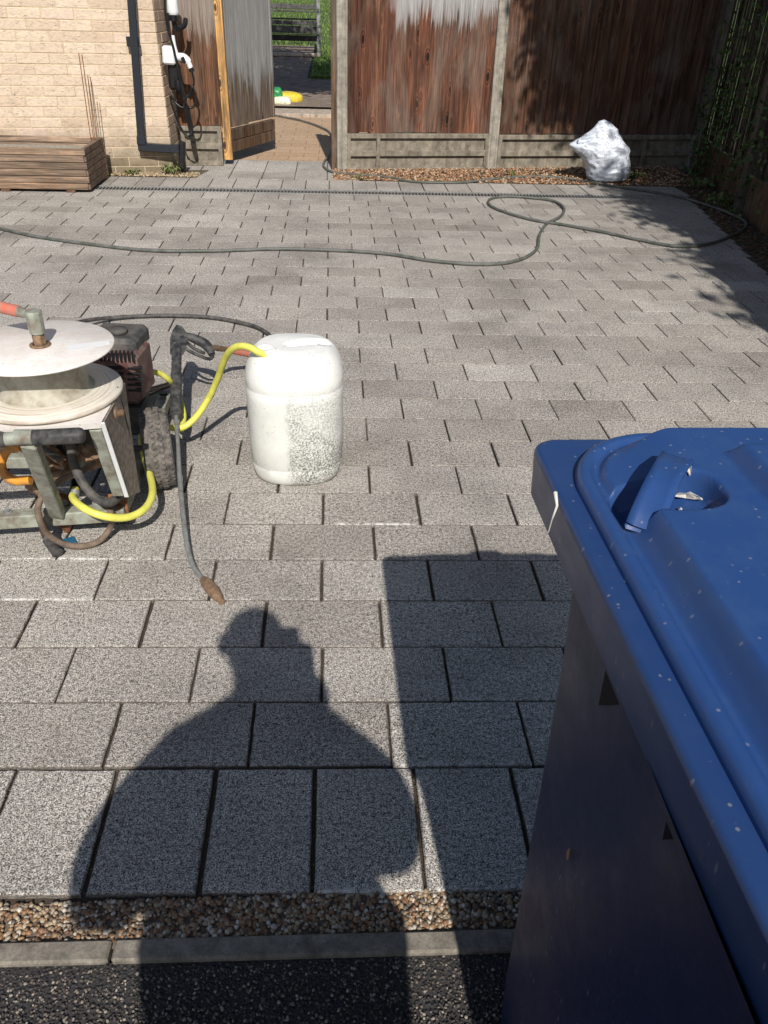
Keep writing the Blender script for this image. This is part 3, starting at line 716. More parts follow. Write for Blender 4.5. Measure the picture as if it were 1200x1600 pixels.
mb = MB(); bb(mb, 330, -60, 495, -52, .05, Yb+.45); bb(mb, 330, 2, 495, 10, .05, Yb+.45); bb(mb, 330, 11.5, 495, 14.5, .03, Yb+.45)
for i in range(5): bb(mb, 385+i*28, -60, 388+i*28, 14, .03, Yb+.45)
mb.build('backrest', m_dgrey, bn)
mb = MB(); mb.box((-1.4, Yb-.12, tz(Yb)+.03), (2.3, .10, .06), None, .01); mb.build('plinth', m_cop, bn)
for (x, Y) in ((497, Yb), (336, Yb), (497, Yb+.5), (336, Yb+.5)):
    a = w(x, -5, Y); mb = MB(); mb.box((a.x, Y, (a.z+tz(Y))/2+.0), (.07, .07, a.z-tz(Y)+.02), None, .008); mb.build('leg', m_steel if Y == Yb else m_black, bn)
fbg = thing('fertiliser_bag', 'small yellow and green plastic bag lying by the pale step', 'bag', tuple(g(443, 158, .12)))
def pillow(mb, c, sx, sy, sz, rz, r=None, n=14):
    vs = []; Rz = Matrix.Rotation(rz, 3, 'Z')
    for i in range(n+1):
        for k in range(24):
            th = math.pi*i/n; ph = 2*math.pi*k/24
            e = .45; sg = lambda v, p: math.copysign(abs(v)**p, v)
            p = Vector((sx*sg(math.cos(ph), e)*sg(math.sin(th), .6), sy*sg(math.sin(ph), e)*sg(math.sin(th), .6), sz*sg(math.cos(th), 1)))
            p *= 1+.10*noise.noise(p*14+Vector(c)); vs.append(Rz@p+Vector(c))
    mb.add(vs, [(i*24+k, i*24+(k+1) % 24, (i+1)*24+(k+1) % 24, (i+1)*24+k) for i in range(n) for k in range(24)], r, True)
m_by = M_simple('yellow_print', (.70, .52, .05), .35, var=.3, scale=20); m_bgn = M_simple('green_print', (.03, .26, .08), .35, var=.5, scale=25)
a = g(448, 166, .04)
mb = MB(); pillow(mb, a+Vector((0, .25, .07)), .21, .14, .085, .25); mb.build('bag_body', m_by, fbg)
mb = MB(); pillow(mb, a+Vector((-.13, .12, .10)), .075, .12, .12, .1); mb.build('bag_top', m_bgn, fbg)
mb = MB(); pillow(mb, a+Vector((-.06, -.0, .06)), .13, .08, .06, -.1); mb.build('bag_label', M_simple('white_print', (.75, .75, .55), .4, var=.4, scale=30), fbg)
# ------------------------------------------------------------------ white sack
sk_ = MB(); T = [(0, 2.47, .14, .10), (.025, 2.48, .185, .14), (.08, 2.485, .195, .16), (.15, 2.465, .205, .17), (.22, 2.43, .215, .165), (.28, 2.40, .225, .15), (.325, 2.385, .20, .13), (.37, 2.385, .155, .105), (.42, 2.39, .115, .08), (.46, 2.385, .075, .05), (.49, 2.375, .045, .03), (.505, 2.37, .002, .002)]
NZ, NA = 60, 96; vs = []
zz = [t[0] for t in T]
for i in range(NZ+1):
    z = .505*i/NZ; cx = np.interp(z, zz, [t[1] for t in T]); rx = np.interp(z, zz, [t[2] for t in T]); ry = np.interp(z, zz, [t[3] for t in T])
    for k in range(NA):
        a = 2*math.pi*k/NA; p = Vector((cx+rx*math.cos(a), 7.60+ry*math.sin(a), z))
        q = Vector((p.x*9, p.y*9, p.z*22)); q2 = Vector((p.x*5+2, p.y*5, p.z*7)); d = (abs(noise.noise(q))*-(.002+.02*max(0, 1-z/.22))+(1-abs(noise.noise(Vector((p.x*6, p.y*6, p.z*8+1)))))**9*.012+(1-abs(noise.noise(Vector((p.x*13+3, p.y*13, p.z*20)))))**10*.005-.006+noise.noise(q2)*.018+.006)
        lobe = .085*math.exp(-((z-.27)/.06)**2)*max(0, -math.cos(a))**6
        p += Vector((math.cos(a), math.sin(a), .2))*(d+lobe)*min(1, rx/.1); vs.append(p)
sk_.add(vs, [(i*NA+k, i*NA+(k+1) % NA, (i+1)*NA+(k+1) % NA, (i+1)*NA+k) for i in range(NZ) for k in range(NA)], 0, True)
n = NT('smeared_white_polythene', .35, .35)
n.b.inputs['Subsurface Weight'].default_value = .4; n.b.inputs['Subsurface Radius'].default_value = (.03, .03, .03)
sm1 = n.ramp(n.noise(1, 6, .75, n.map((7, 7, 12)), 1.5), (.48, 0.0), (.68, .75)); sm2 = n.ramp(n.noise(45, 5, .8), (.56, 0.0), (.63, .8))
f = n.math('MAXIMUM', sm1, sm2, True); n.bump(n.noise(1, 3, .5, n.map((8, 8, 40)), 1.5), .003)
m_sack = n.done(n.mix(f, (.70, .75, .84), (.06, .065, .07)))
stg = thing('plastic_sack', 'crumpled white plastic sack with black smears slumped against the fence', 'sack', (2.46, 7.6, 0))
sk_.build('sack_body', m_sack, stg)
mb = MB(); mb.tube(spline([(2.22, 7.55, .29), (2.16, 7.54, .335), (2.20, 7.53, .33), (2.27, 7.52, .365)], 5), [.03, .028, .026, .02, .02, .022, .018, .012, .014, .014, .012, .01, .012, .01, .008, .004], 9); mb.build('torn_corner', m_sack, stg)
# ------------------------------------------------------------------ long garden hose
hp = [(-40, 350), (0, 357), (60, 370), (130, 380), (230, 391), (330, 392), (430, 389), (520, 391), (600, 396), (680, 408), (760, 413), (810, 406), (838, 390), (843, 367), (855, 349), (876, 338), (881, 325), (865, 314), (830, 309), (790, 307), (766, 311), (765, 320), (785, 330), (830, 343), (880, 351), (950, 364), (1000, 375), (1060, 385), (1110, 380), (1150, 365), (1166, 352), (1155, 340), (1110, 322), (1060, 307), (1020, 300), (960, 291), (920, 284), (870, 277), (820, 276), (760, 281), (720, 285), (650, 284), (600, 276), (550, 272), (518, 268), (506, 260), (507, 252), (512, 245), (519, 228), (516, 208), (500, 198), (470, 188), (440, 182), (425, 180)]
mb = MB(); pts = spline([g(x, y, .012) for x, y in hp], 8); mb.tube(pts, .0105, 8)
tag(mb.build('garden_hose', m_hoseg), 'long grey green garden hose snaking and looping over the paving to the gate', 'hose')
# ------------------------------------------------------------------ white drum
cn = thing('jerrycan', 'white plastic jerrycan speckled with dirt standing on the paving', 'jerrycan', (-.13, 2.385, 0))
prof = [(0, .78), (.004, .86), (.012, .91), (.03, .945), (.056, .968), (.060, .960), (.064, .960), (.068, .974), (.15, .985), (.25, .99), (.325, .995), (.329, .988), (.333, .988), (.337, .996), (.36, .99), (.385, .96), (.405, .91), (.422, .84), (.434, .76), (.440, .70)]
vs = []; NA = 72
def sup(a, e=.42): return math.copysign(abs(math.cos(a))**e, math.cos(a)), math.copysign(abs(math.sin(a))**e, math.sin(a))
rings = [(z, s, 0) for z, s in prof]+[(.440+.006*min(1, i/6), .70-.044*i, 1) for i in range(1, 16)]+[(.446, 0.001, 1)]
for (z, s, t) in rings:
    for k in range(NA):
        a = 2*math.pi*k/NA; cx, sy = sup(a, .74); x = .157*s*cx; yv = .150*s*sy
        zz_ = z
        if t or z > .43:
            for (ux, uy, ang, l, wd_, dp_) in ((.048, .01, .32, .058, .013, .05),):
                dx, dy = x-ux, yv-uy; ca, sa = math.cos(ang), math.sin(ang); u = dx*ca+dy*sa; v = -dx*sa+dy*ca
                zz_ -= dp_*math.exp(-(u/l)**4-(v/wd_)**4)
            zz_ += .004*math.exp(-((x-.045)/.06)**2-((yv-.038)/.02)**2)
        vs.append((x-.13, yv+2.385, zz_))
mb = MB(); n_ = len(rings)
mb.add(vs, [(i*NA+k, i*NA+(k+1) % NA, (i+1)*NA+(k+1) % NA, (i+1)*NA+k) for i in range(n_-1) for k in range(NA)], 0, True)
mb.build('can_body', m_can, cn)
mc = Vector((-.215, 2.33, .435)); mb = MB(); mb.lathe([(.034, -.01), (.034, .012), (.030, .018), (.024, .018), (.022, -.02)], mc, 24); mb.build('mouth', m_can, cn)
# ------------------------------------------------------------------ yellow suction hose
yp = [(-.212, 2.31, .39), (-.213, 2.305, .435), w(403, 550, 2.30), w(390, 543, 2.31), w(374, 541, 2.33), w(360, 548, 2.36), w(350, 564, 2.40), w(340, 592, 2.45), w(325, 624, 2.48), w(305, 653, 2.47), w(285, 668, 2.45), w(266, 668, 2.45), w(245, 660, 2.45), w(228, 664, 2.42), w(221, 685, 2.36), w(226, 715, 2.25), w(235, 745, 2.14), w(238, 772, 2.02), w(226, 795, 1.94), w(200, 808, 1.89), w(165, 807, 1.86), w(133, 795, 1.87), w(114, 778, 1.93), w(118, 765, 1.99)]
mb = MB(); mb.tube(spline(yp, 8), .0110, 12)
tag(mb.build('suction_hose', m_yel), 'yellow hose arching from the jerrycan mouth round the tyre to the pump', 'hose')
mb = MB(); mb.tube(spline([w(205, 572, 2.5), w(228, 580, 2.55), w(248, 583, 2.6), (w(262, 592, 2.62)), w(272, 605, 2.66), w(282, 628, 2.62), w(287, 650, 2.55), w(283, 672, 2.46)], 8), .010, 12)
tag(mb.build('bypass_hose', m_yel), 'short yellow hose curving from the engine down behind the spray gun', 'hose')
# ------------------------------------------------------------------ spray lance
la = thing('spray_lance', 'black pressure spray gun and bent grey lance leaning by the tyre', 'spray gun', (-.3, 1.65, 0))
def lp(x, y, z): return g(x, y, z)
mb = MB(); path = spline([lp(322, 911, .016), lp(307, 893, .02), lp(298, 875, .028), lp(291, 845, .045), lp(286, 805, .062), lp(281, 750, .085), lp(278, 700, .115), lp(275, 650, .15)], 6); mb.tube(path, .0075, 10); mb.build('lance', m_steel, la)
mb = MB(); a = lp(318, 905, .018); b = lp(347, 941, .016); mb.tube([a, a.lerp(b, .15), a.lerp(b, .5), a.lerp(b, .8), a.lerp(b, .86), b], [.010, .0155, .0175, .0135, .0095, .0085], 14); mb.build('nozzle', m_brass, la)
gA = lp(275, 652, .147); gB = lp(276, 540, .245)
mb = MB(); n_ = 26; mb.tube([gA.lerp(gB, i/n_) for i in range(n_+1)], [(.015 if i == 0 else .0195+.0014*(i % 2)-(.002 if i > 15 else 0)) for i in range(n_+1)], 12); mb.build('grip_sleeve', m_grip, la)
mb = MB(); q = [lp(267, 548, .24), lp(267, 522, .265), lp(274, 512, .275), lp(283, 515, .27), lp(293, 528, .255), lp(291, 546, .24), lp(284, 552, .235)]
off = Vector((.004, .045, .015)); mb.prism([p-off*.5 for p in q], off); mb.build('gun_head', m_grip, la, bevel=.006)
mb = MB(); q = spline([lp(288, 524, .26), lp(303, 529, .25), lp(318, 536, .235), lp(327, 545, .22), lp(331, 554, .205)], 5); mb.tube(q, [.013+.006*math.sin(math.pi*i/(len(q)-1)) for i in range(len(q))], 12); mb.build('rear_handle', m_grip, la)
mb = MB(); mb.tube(spline([lp(290, 545, .24), lp(303, 552, .23), lp(317, 558, .215), lp(328, 561, .20), lp(333, 556, .20)], 5), .0065, 8); mb.tube(spline([lp(291, 534, .245), lp(301, 543, .235), lp(312, 549, .225), lp(320, 552, .215)], 4), .0065, 8); mb.build('trigger', m_grip, la)
mb = MB(); a = lp(331, 543, .21); b = lp(355, 546, .16); mb.tube([a.lerp(b, i/8) for i in range(9)], [.010, .0125, .009, .0125, .009, .0125, .009, .012, .010], 12); mb.build('swivel', m_brass, la)
# high pressure hose
mb = MB(); a = lp(353, 546, .16)
mb.tube(spline([g(390, 553, .10), g(410, 552, .06), g(425, 542, .03), g(423, 526, .015), g(405, 513, .013), g(380, 505, .013), g(330, 496, .013), g(260, 493, .013), g(180, 496, .02), g(125, 503, .06), g(95, 520, .2), w(90, 560, 2.1)], 8), .0095, 10)
hh = thing('pressure_hose', 'black high pressure hose arching behind the jerrycan to the spray gun', 'hose', tuple(g(330, 496, 0)))
mb.build('hose_line', m_hoseb, hh)
mb = MB(); mb.tube([a, a.lerp(g(392, 554, .10), .5), g(392, 554, .10)], .013, 12); mb.build('red_sleeve', m_red, hh)
# ------------------------------------------------------------------ pressure washer
pw = thing('pressure_washer', 'dirty petrol pressure washer with a white hose reel on a grey green frame', 'pressure washer', (-.75, 2.1, 0))
RC = Vector((-.752, 1.955, 0))
n = NT('reel_paint', .5, .4)
_v = n.map((1, 1, 0), (.002, .145, 0)); _l = n.N.new('ShaderNodeVectorMath'); _l.operation = 'LENGTH'; n.L(_v, _l.inputs[0])
_c = n.N.new('ShaderNodeCombineXYZ'); n.L(n.math('MULTIPLY', _l.outputs['Value'], 260.0), _c.inputs[0]); n.L(n.math('MULTIPLY', n.noise(3, 2), 5.0), _c.inputs[1])
_r = n.noise(1, 3, .7, _c.outputs[0])
_f = n.math('MULTIPLY', n.ramp(_r, (.46, 0.0), (.60, .75)), n.ramp(n.noise(9, 3), (.35, .25), (.6, 1.0)))
_f2 = n.ramp(n.noise(1, 4, .8, n.map((60, 160, 60))), (.60, 0.0), (.68, .7))
m_ring = n.done(n.mix(n.math('MAXIMUM', _f, _f2), (.74, .70, .62), (.33, .24, .17)))
n = NT('flange_paint', .45, .4)
_f = n.ramp(n.noise(1, 5, .8, n.map((45, 150, 45))), (.57, 0.0), (.66, .75)); _g = n.math('MULTIPLY', n.ramp(n.noise(10, 4, .7), (.45, 0.0), (.75, .6)), .7)
m_flange = n.done(n.mix(n.math('MAXIMUM', _f, _g), (.80, .765, .73), (.44, .32, .25)))
def disc(z, r, t=.006): return [(0, z), (r-.002, z), (r, z+t*.3), (r, z+t*.7), (r-.002, z+t), (0, z+t)]
mb = MB(); mb.lathe(disc(.597, .187), RC, 72); top_disc = mb.build('reel_flange', m_flange, pw)
mb = MB(); mb.lathe([(0, .478), (.19, .474), (.1915, .478), (.19, .484), (.14, .487), (.10, .488)], RC, 72); mb.build('reel_flange', m_ring, pw)
mb = MB(); mb.lathe([(.122, .487), (.114, .493), (.108, .50), (.107, .52), (.105, .598)], RC, 72); mb.build('reel_drum', m_drum, pw)
mb = MB(); c = RC+Vector((.008, 0, .603)); mb.lathe([(0, 0), (.026, 0), (.026, .004), (.018, .005)], c, 24); mb.lathe([(.0165, .004), (.0165, .028), (.014, .03)], c, 6, smooth=False); mb.build('spindle_nut', m_brass, pw)
mb = MB(); mb.lathe([(.014, .03), (.0195, .034), (.021, .085), (.019, .09), (0, .09)], c, 10, smooth=False); e = c+Vector((-.012, .02, .07)); f2 = e+Vector((-.042, .03, .0)); mb.tube([e, f2], [.009, .014], 10); mb.build('swivel_elbow', m_green, pw)
mb = MB(); mb.tube(spline([f2, f2+Vector((-.05, .02, .004)), f2+Vector((-.14, .05, .012)), f2+Vector((-.3, .15, -.05)), f2+Vector((-.4, .2, -.2))], 6), .015, 10); mb.build('inlet_hose', m_red, pw)
# white label strip on the disc
mb = MB(); a = g(105, 540, .6035); b = g(170, 532, .6035); c2 = g(172, 538, .6035); d2 = g(108, 549, .6035); mb.prism([a, b, c2, d2], (0, 0, .0006)); mb.build('tape_strip', m_wplast, pw)
# reel bracket : folded plate
TL = .468
p1 = g(158, 660, TL); p0 = g(-60, 676, TL); pbk = Vector((p1.x+.003, 2.03, TL)); pbl = Vector((p0.x-.1, 2.03, TL))
mb = MB(); mb.prism([p0, p1, pbk, pbl], (0, 0, -.006)); mb.prism([p0+Vector((0, -.001, .001)), p1+Vector((0, -.001, .001)), p1+Vector((0, .003, -.016)), p0+Vector((0, .003, -.016))], (0, -.003, 0)); mb.build('bracket_top', m_flange, pw)
X_ = p1.x+.003
b1 = wx(198, 776, X_-.002); b2 = wx(217, 769, X_); b3 = wx(208, 712, X_); b4 = wx(192, 640, X_); b5 = wx(182, 605, X_)
sp = [Vector((X_, p1.y, TL)), b1, b2, b3, b4, b5, Vector((X_, 2.03, TL))]
mb = MB(); mb.prism(sp, (.004, 0, 0)); mb.build('bracket_side', m_dwhite, pw)
mb = MB(); mb.bar(Vector((X_, p1.y-.001, TL)), b1+Vector((0, -.001, 0)), .012, .004, .001, up=(0, 1, 0)); mb.build('bracket_edge', m_wplast, pw)
mb = MB(); mb.bar(Vector((X_-.022, p1.y+.01, TL-.02)), b1+Vector((-.02, 0, .01)), .03, .02, .002, up=(0, 1, 0)); mb.build('bracket_strut', m_green, pw)
q = wx(180, 645, X_+.006); mb = MB(); mb.lathe([(.016, 0), (.016, .005), (.009, .006), (.009, .022), (0, .022)], q, 10, axis=(1, 0, 0)); mb.build('bolt', m_brass, pw)
# frame
fz = .085
mb = MB(); a = g(-150, 822, fz); b = g(196, 800, fz); mb.bar(a, b, .042, .042, .003)
rX = b.x-.02; mb.bar((rX, b.y+.02, fz), (rX, 2.75, fz), .042, .042, .003); mb.bar((-1.2, b.y+.02, fz), (-1.2, 2.75, fz), .042, .042, .003); mb.bar((-1.22, 2.75, fz), (rX+.02, 2.75, fz), .042, .042, .003)
mb.bar((-1.2, 2.28, fz+.002), (rX, 2.28, fz+.002), .04, .04, .003)
for xx in (-1.05, rX-.12): mb.bar((xx, b.y, fz-.001), (xx-.02, b.y-.0, -.0), .04, .05, .003) if False else None
mb.build('chassis', m_green, pw)
mb = MB(); gz = .47; gA2 = g(44, 683, gz); a = Vector((gA2.x, gA2.y, gz-.015)); bq = g(90, 803, fz+.02); mb.bar(a, bq, .038, .03, .003, up=(0, 1, 0)); mb.build('handle_upright', m_green, pw); mb = MB()
a3 = g(-190, 700, gz); b3_ = g(-160, 815, fz+.02); mb.bar(a3, b3_, .038, .03, .003, up=(0, 1, 0)); mb.build('handle_upright', m_green, pw)
mb = MB(); mb.tube([g(-200, 696, gz), g(50, 684, gz)], .0165, 16); mb.build('handle_bar', m_green, pw)
for (x0_, y0_, x1_, y1_) in ((50, 684, 133, 680), (-90, 691, 12, 686)):
    mb = MB(); a = g(x0_, y0_, gz); b = g(x1_, y1_, gz); n_ = 8
    mb.tube([a.lerp(b, t) for t in (0, .02, .9, .96, .99, 1)], [.014, .0195, .0195, .017, .011, .004], 18); mb.build('rubber_grip', m_grip, pw)
for (x, y, zf) in ((150, 786, .107), (12, 800, .107), (182, 783, .107), (100, 786, .11)):
    mb = MB(); p = g(x, y, zf); mb.lathe([(.012, -.001), (.012, .002), (.0075, .0025), (.0075, .008), (0, .008)], p, 8, axis=(0, -.2, 1), smooth=False); mb.build('bolt', m_steel, pw)
mb = MB(); p = g(186, 792, .10); mb.box(p, (.05, .006, .09), Matrix.Rotation(.13, 3, 'Z'), .002); mb.build('rusty_bracket', m_rust, pw)
mb = MB(); p = w(148, 520+0, 2.3); q = w(30, 676, 1.735); mb.tube([g(44, 683, gz)+Vector((-.03, 0, 0)), g(44, 683, gz)+Vector((.012, 0, 0))], .0185, 16); mb.build('bar_collar', m_green, pw)
# pump, pipes under the reel
mb = MB(); pc = Vector((-.80, 2.14, .26)); mb.box(pc, (.20, .16, .13), None, .02)
for i in range(7): mb.box(pc+Vector((-.07+i*.024, -.084, .02)), (.008, .02, .10), None, .002)
mb.build('pump', m_dgrey, pw)
mb = MB()
for (x, y, Y, rr) in ((75, 720, 2.05, .02), (95, 715, 2.03, .018), (135, 715, 2.02, .022), (148, 712, 2.0, .016), (60, 765, 2.02, .02)):
    p = w(x, y, Y); mb.lathe([(0, -.035), (rr, -.035), (rr, -.012), (rr*.75, -.01), (rr*.75, .02), (rr*1.05, .022), (rr*1.05, .035), (0, .035)], p, 8, axis=(.7, -.5, -.3), smooth=False)
mb.tube(spline([w(100, 722, 1.99), w(85, 712, 1.99), w(70, 700, 1.98)], 4), .014, 8); mb.tube([w(75, 745, 2.0), w(125, 738, 2.0)], .014, 8); mb.build('brass_fittings', m_brass, pw)
mb = MB(); mb.tube(spline([w(110, 693, 1.93), w(116, 725, 1.93), (w(130, 755, 1.91)), w(150, 778, 1.89), w(172, 785, 1.9), w(188, 772, 1.95), w(196, 760, 2.0)], 6), .013, 12); mb.tube(spline([w(55, 692, 1.92), w(75, 705, 1.93), w(92, 718, 1.94)], 4), .009, 8); mb.build('black_pipe', m_hoseb, pw)
mb = MB(); mb.tube(spline([w(170, 705, 2.02), w(150, 720, 2.0), w(125, 738, 1.97), w(95, 750, 1.95), w(72, 770, 1.93), w(60, 790, 1.9), w(62, 812, 1.86), g(75, 835, .07), g(100, 850, .03), g(130, 853, .015), g(155, 845, .02), g(172, 825, .05), w(174, 805, 1.92), w(165, 780, 1.98)], 7), .009, 10); mb.build('looped_drain_hose', m_hosebr, pw)
mb = MB(); a = w(62, 805, 1.87); mb.tube([a, g(72, 838, .035), g(77, 846, .03)], .012, 10); mb.build('drain_pipe', m_hosebr, pw)
mb = MB(); a = g(75, 843, .032); b = g(90, 864, .02); mb.tube([a.lerp(b, i/10) for i in range(11)], [.012 if i % 2 else .0165 for i in range(11)], 12); mb.build('drain_coupling', m_grip, pw)
mb = MB(); mb.tube(spline([w(32, 698, 1.96), w(14, 701, 1.96), (w(4, 714, 1.96)), w(2, 730, 1.96), w(10, 744, 1.96), w(25, 751, 1.955), w(48, 750, 1.95)], 6), .0135, 12); mb.build('orange_hose', m_orange, pw)
mb = MB(); p = g(100, 806, .06); mb.lathe([(.0, -.055), (.008, -.055), (.034, .0), (.036, .012), (.02, .012)], p, 12, smooth=False); mb.box(p+Vector((-.01, .02, .03)), (.05, .03, .06), Matrix.Rotation(.3, 3, 'Y'), .003); mb.build('rusty_foot', m_rust, pw)
mb = MB(); p = g(103, 848, .004); mb.box(p, (.055, .04, .008), Matrix.Rotation(.5, 3, 'Z'), .002); mb.build('blue_pad', m_bluep, pw)
mb = MB(); mb.lathe([(0, -.04), (.018, -.04), (.02, -.02), (.014, -.01), (.014, .03), (.018, .03), (.018, .04)], w(118, 755, 2.02), 12, axis=(0, -.8, -.5)); mb.build('inlet_coupling', m_black, pw)
mb = MB(); p = w(117, 771, 1.955); mb.tube([p+Vector((0, .006, .004)), p-Vector((0, .006, .004))], .0135, 14); mb.build('hose_clamp', m_steel, pw)
# engine
mb = MB(); e0 = Vector((-.66, 2.42, 0))
ec = w(187, 572, 2.34); 
mb.box(ec+Vector((-.043, .10, -.055)), (.20, .17, .17), Matrix.Rotation(-.1, 3, 'Z'), .018)
mb.build('engine_block', m_engine, pw)
mb = MB()
for i in range(9): mb.box(w(157+i*6.3, 556, 2.345), (.006, .012, .034), None, .001)
for j in range(5): mb.box(w(211, 575+j*8.5, 2.352), (.045, .012, .008), None, .001); mb.box(w(180, 575+j*8.5, 2.345), (.05, .012, .007), None, .001)
mb.build('engine_vents', m_black, pw)
mb = MB(); tc = w(185, 525, 2.38); mb.box(tc+Vector((-.03, .10, -.05)), (.16, .16, .06), Matrix.Rotation(-.1, 3, 'Z'), .014); mb.lathe([(.0, 0), (.028, 0), (.028, .014), (.012, .016), (0, .02)], tc+Vector((-.02, .08, -.021)), 20); mb.build('fuel_tank', m_dgrey, pw)
mb = MB(); mb.tube([w(120, 575, 2.4)+Vector((-.05, 0, 0)), w(150, 575, 2.4)], .06, 20); mb.box(w(215, 650, 2.42), (.07, .10, .10), None, .01); mb.box(w(195, 620, 2.5), (.12, .2, .12), None, .02); mb.build('crankcase', m_dgrey, pw)
mb = MB(); mb.bar(w(222, 612, 2.6), w(272, 598, 2.85), .016, .016, .004); mb.bar(w(222, 622, 2.6), w(272, 602, 2.85), .012, .012, .004); mb.build('rear_leg', m_black, pw)
mb = MB(); mb.box(w(208, 645, 2.45), (.05, .06, .03), None, .005); mb.build('blue_block', m_bluep, pw)
# wheel
def wheel(cx, cy):
    R0, hw = .128, .045; AX = Vector((.971, .238, 0)); TG = Vector((-.238, .971, 0)); RZ = Matrix.Rotation(math.atan2(.238, .971), 3, 'Z')
    wh = MB(); prof = [(.06, -hw*.7), (.085, -hw*.9), (.105, -hw), (.118, -hw*.92), (.126, -hw*.6), (.128, 0), (.126, hw*.6), (.118, hw*.92), (.105, hw), (.085, hw*.9), (.06, hw*.7)]
    wh.lathe(prof, (cx, cy, R0), 48, axis=AX)
    for i in range(44):
        a = 2*math.pi*i/44
        for (u, dl, l) in ((-.031, .0, .017), (-.011, .5, .014), (.011, .0, .014), (.031, .5, .017)):
            aa = a+dl*2*math.pi/44; r_out = .1285-(.0075 if abs(u) > .02 else 0)
            c = Vector((cx, cy, R0))+AX*u+TG*math.cos(aa)*r_out+Vector((0, 0, math.sin(aa)*r_out))
            wh.box(c, (l, .0125, .008), RZ @ Matrix.Rotation(aa-math.pi/2, 3, 'X') @ Matrix.Rotation(.45 if u < 0 else -.45, 3, 'Z'), .001)
    o = wh.build('wheel', m_rubber, pw)
    rm = MB(); rm.lathe([(0, -.02), (.02, -.022), (.02, .022), (.05, .012), (.064, .026), (.066, -.026), (.05, -.012), (.02, -.012)], (cx, cy, R0), 28, axis=AX)
    ro = rm.build('rim', m_white, pw); ro.parent = o
    WL[ro.name] = WL[o.name]; 
    return o
WL['wheel'] = WL['pressure_washer']
wc = g(254, 765, 0)
o1 = wheel(wc.x-.008, wc.y+.045); o2 = wheel(-1.28, wc.y+.045)
for c in (list(o1.children)+list(o2.children)): pass
mb = MB(); mb.tube([(-1.28, wc.y+.045, .128), (wc.x-.03, wc.y+.045, .128)], .010, 12); mb.build('axle', m_dgrey, pw)
# ------------------------------------------------------------------ wheelie bin
BZ = .95; bin_ = thing('wheelie_bin', 'tall blue wheelie bin, body colour darkened for shade, closed lid beside the camera', 'wheelie bin', (.51, .40, -.05))
def rrect(x0, x1, y0, y1, rads, n=8):
    out = []
    cs = [(x1, y1, rads[0], 0), (x0, y1, rads[1], 90), (x0, y0, rads[2], 180), (x1, y0, rads[3], 270)]
    sg = [(-1, -1), (1, -1), (1, 1), (-1, 1)]
    for (x, y, r, a0), (sx, sy) in zip(cs, sg):
        for i in range(n+1):
            a = math.radians(a0+90*i/n); out.append((x+sx*r+math.cos(a)*r, y+sy*r+math.sin(a)*r))
    return out
def loft(mb, levels, r=0, close_top=False, close_bot=False, smooth=True):
    n = len(levels[0]); vs = [v for l in levels for v in l]
    mb.add(vs, [(i*n+k, i*n+(k+1) % n, (i+1)*n+(k+1) % n, (i+1)*n+k) for i in range(len(levels)-1) for k in range(n)], r, smooth)
    if close_top: mb.add(levels[-1], [tuple(range(n))], r)
    if close_bot: mb.add(levels[0], [tuple(range(n))[::-1]], r)
rx0, rx1, ry0, ry1 = .221, .80, .06, .797
def rr(off, z, rad=.03, ny=0): 
    return [(x+.02*(.8-y)*(1 if x < .5 else 0), y, z) for x, y in rrect(rx0+off, rx1-off, ry0+off, ry1-off-ny, [max(.004, rad-off*.5)]*4)]
mb = MB()
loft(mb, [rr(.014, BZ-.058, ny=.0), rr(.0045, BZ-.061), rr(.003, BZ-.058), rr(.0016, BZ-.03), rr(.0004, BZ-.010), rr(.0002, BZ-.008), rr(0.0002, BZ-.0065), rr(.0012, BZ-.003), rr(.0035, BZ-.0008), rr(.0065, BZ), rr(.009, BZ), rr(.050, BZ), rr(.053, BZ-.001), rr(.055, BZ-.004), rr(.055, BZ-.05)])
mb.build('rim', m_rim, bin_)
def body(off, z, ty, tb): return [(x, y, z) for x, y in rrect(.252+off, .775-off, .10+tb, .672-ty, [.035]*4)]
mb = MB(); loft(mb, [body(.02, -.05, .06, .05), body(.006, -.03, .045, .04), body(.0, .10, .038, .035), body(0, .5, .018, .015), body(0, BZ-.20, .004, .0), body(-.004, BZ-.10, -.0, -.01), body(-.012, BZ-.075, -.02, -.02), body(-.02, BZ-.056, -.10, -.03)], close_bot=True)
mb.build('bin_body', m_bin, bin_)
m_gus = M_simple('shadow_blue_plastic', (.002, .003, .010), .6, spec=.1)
# gussets under the rim, near-black to paint in the shade of pockets
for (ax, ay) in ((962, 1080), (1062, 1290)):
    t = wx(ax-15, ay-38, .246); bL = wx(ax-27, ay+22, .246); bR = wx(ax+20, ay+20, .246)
    mb = MB(); mb.prism([t, bL, bR], (.012, 0, 0)); mb.build('gusset_shade', m_gus, bin_)
for sy_ in (.68,):
    pass
for X in (.29, .74):
    mb = MB(); mb.lathe([(0, -.025), (.08, -.025), (.095, -.02), (.098, 0), (.095, .02), (.08, .025), (0, .025)], (X, .085, .048), 32, axis=(1, 0, 0)); mb.build('wheel', m_rubber, bin_)
mb = MB(); mb.tube([(.28, .02, BZ-.03), (.75, .02, BZ-.03)], .015, 12); mb.tube([(.30, .02, BZ-.03), (.30, .08, BZ-.03)], .014, 10); mb.tube([(.73, .02, BZ-.03), (.73, .08, BZ-.03)], .014, 10); mb.build('push_handle', m_bin, bin_)
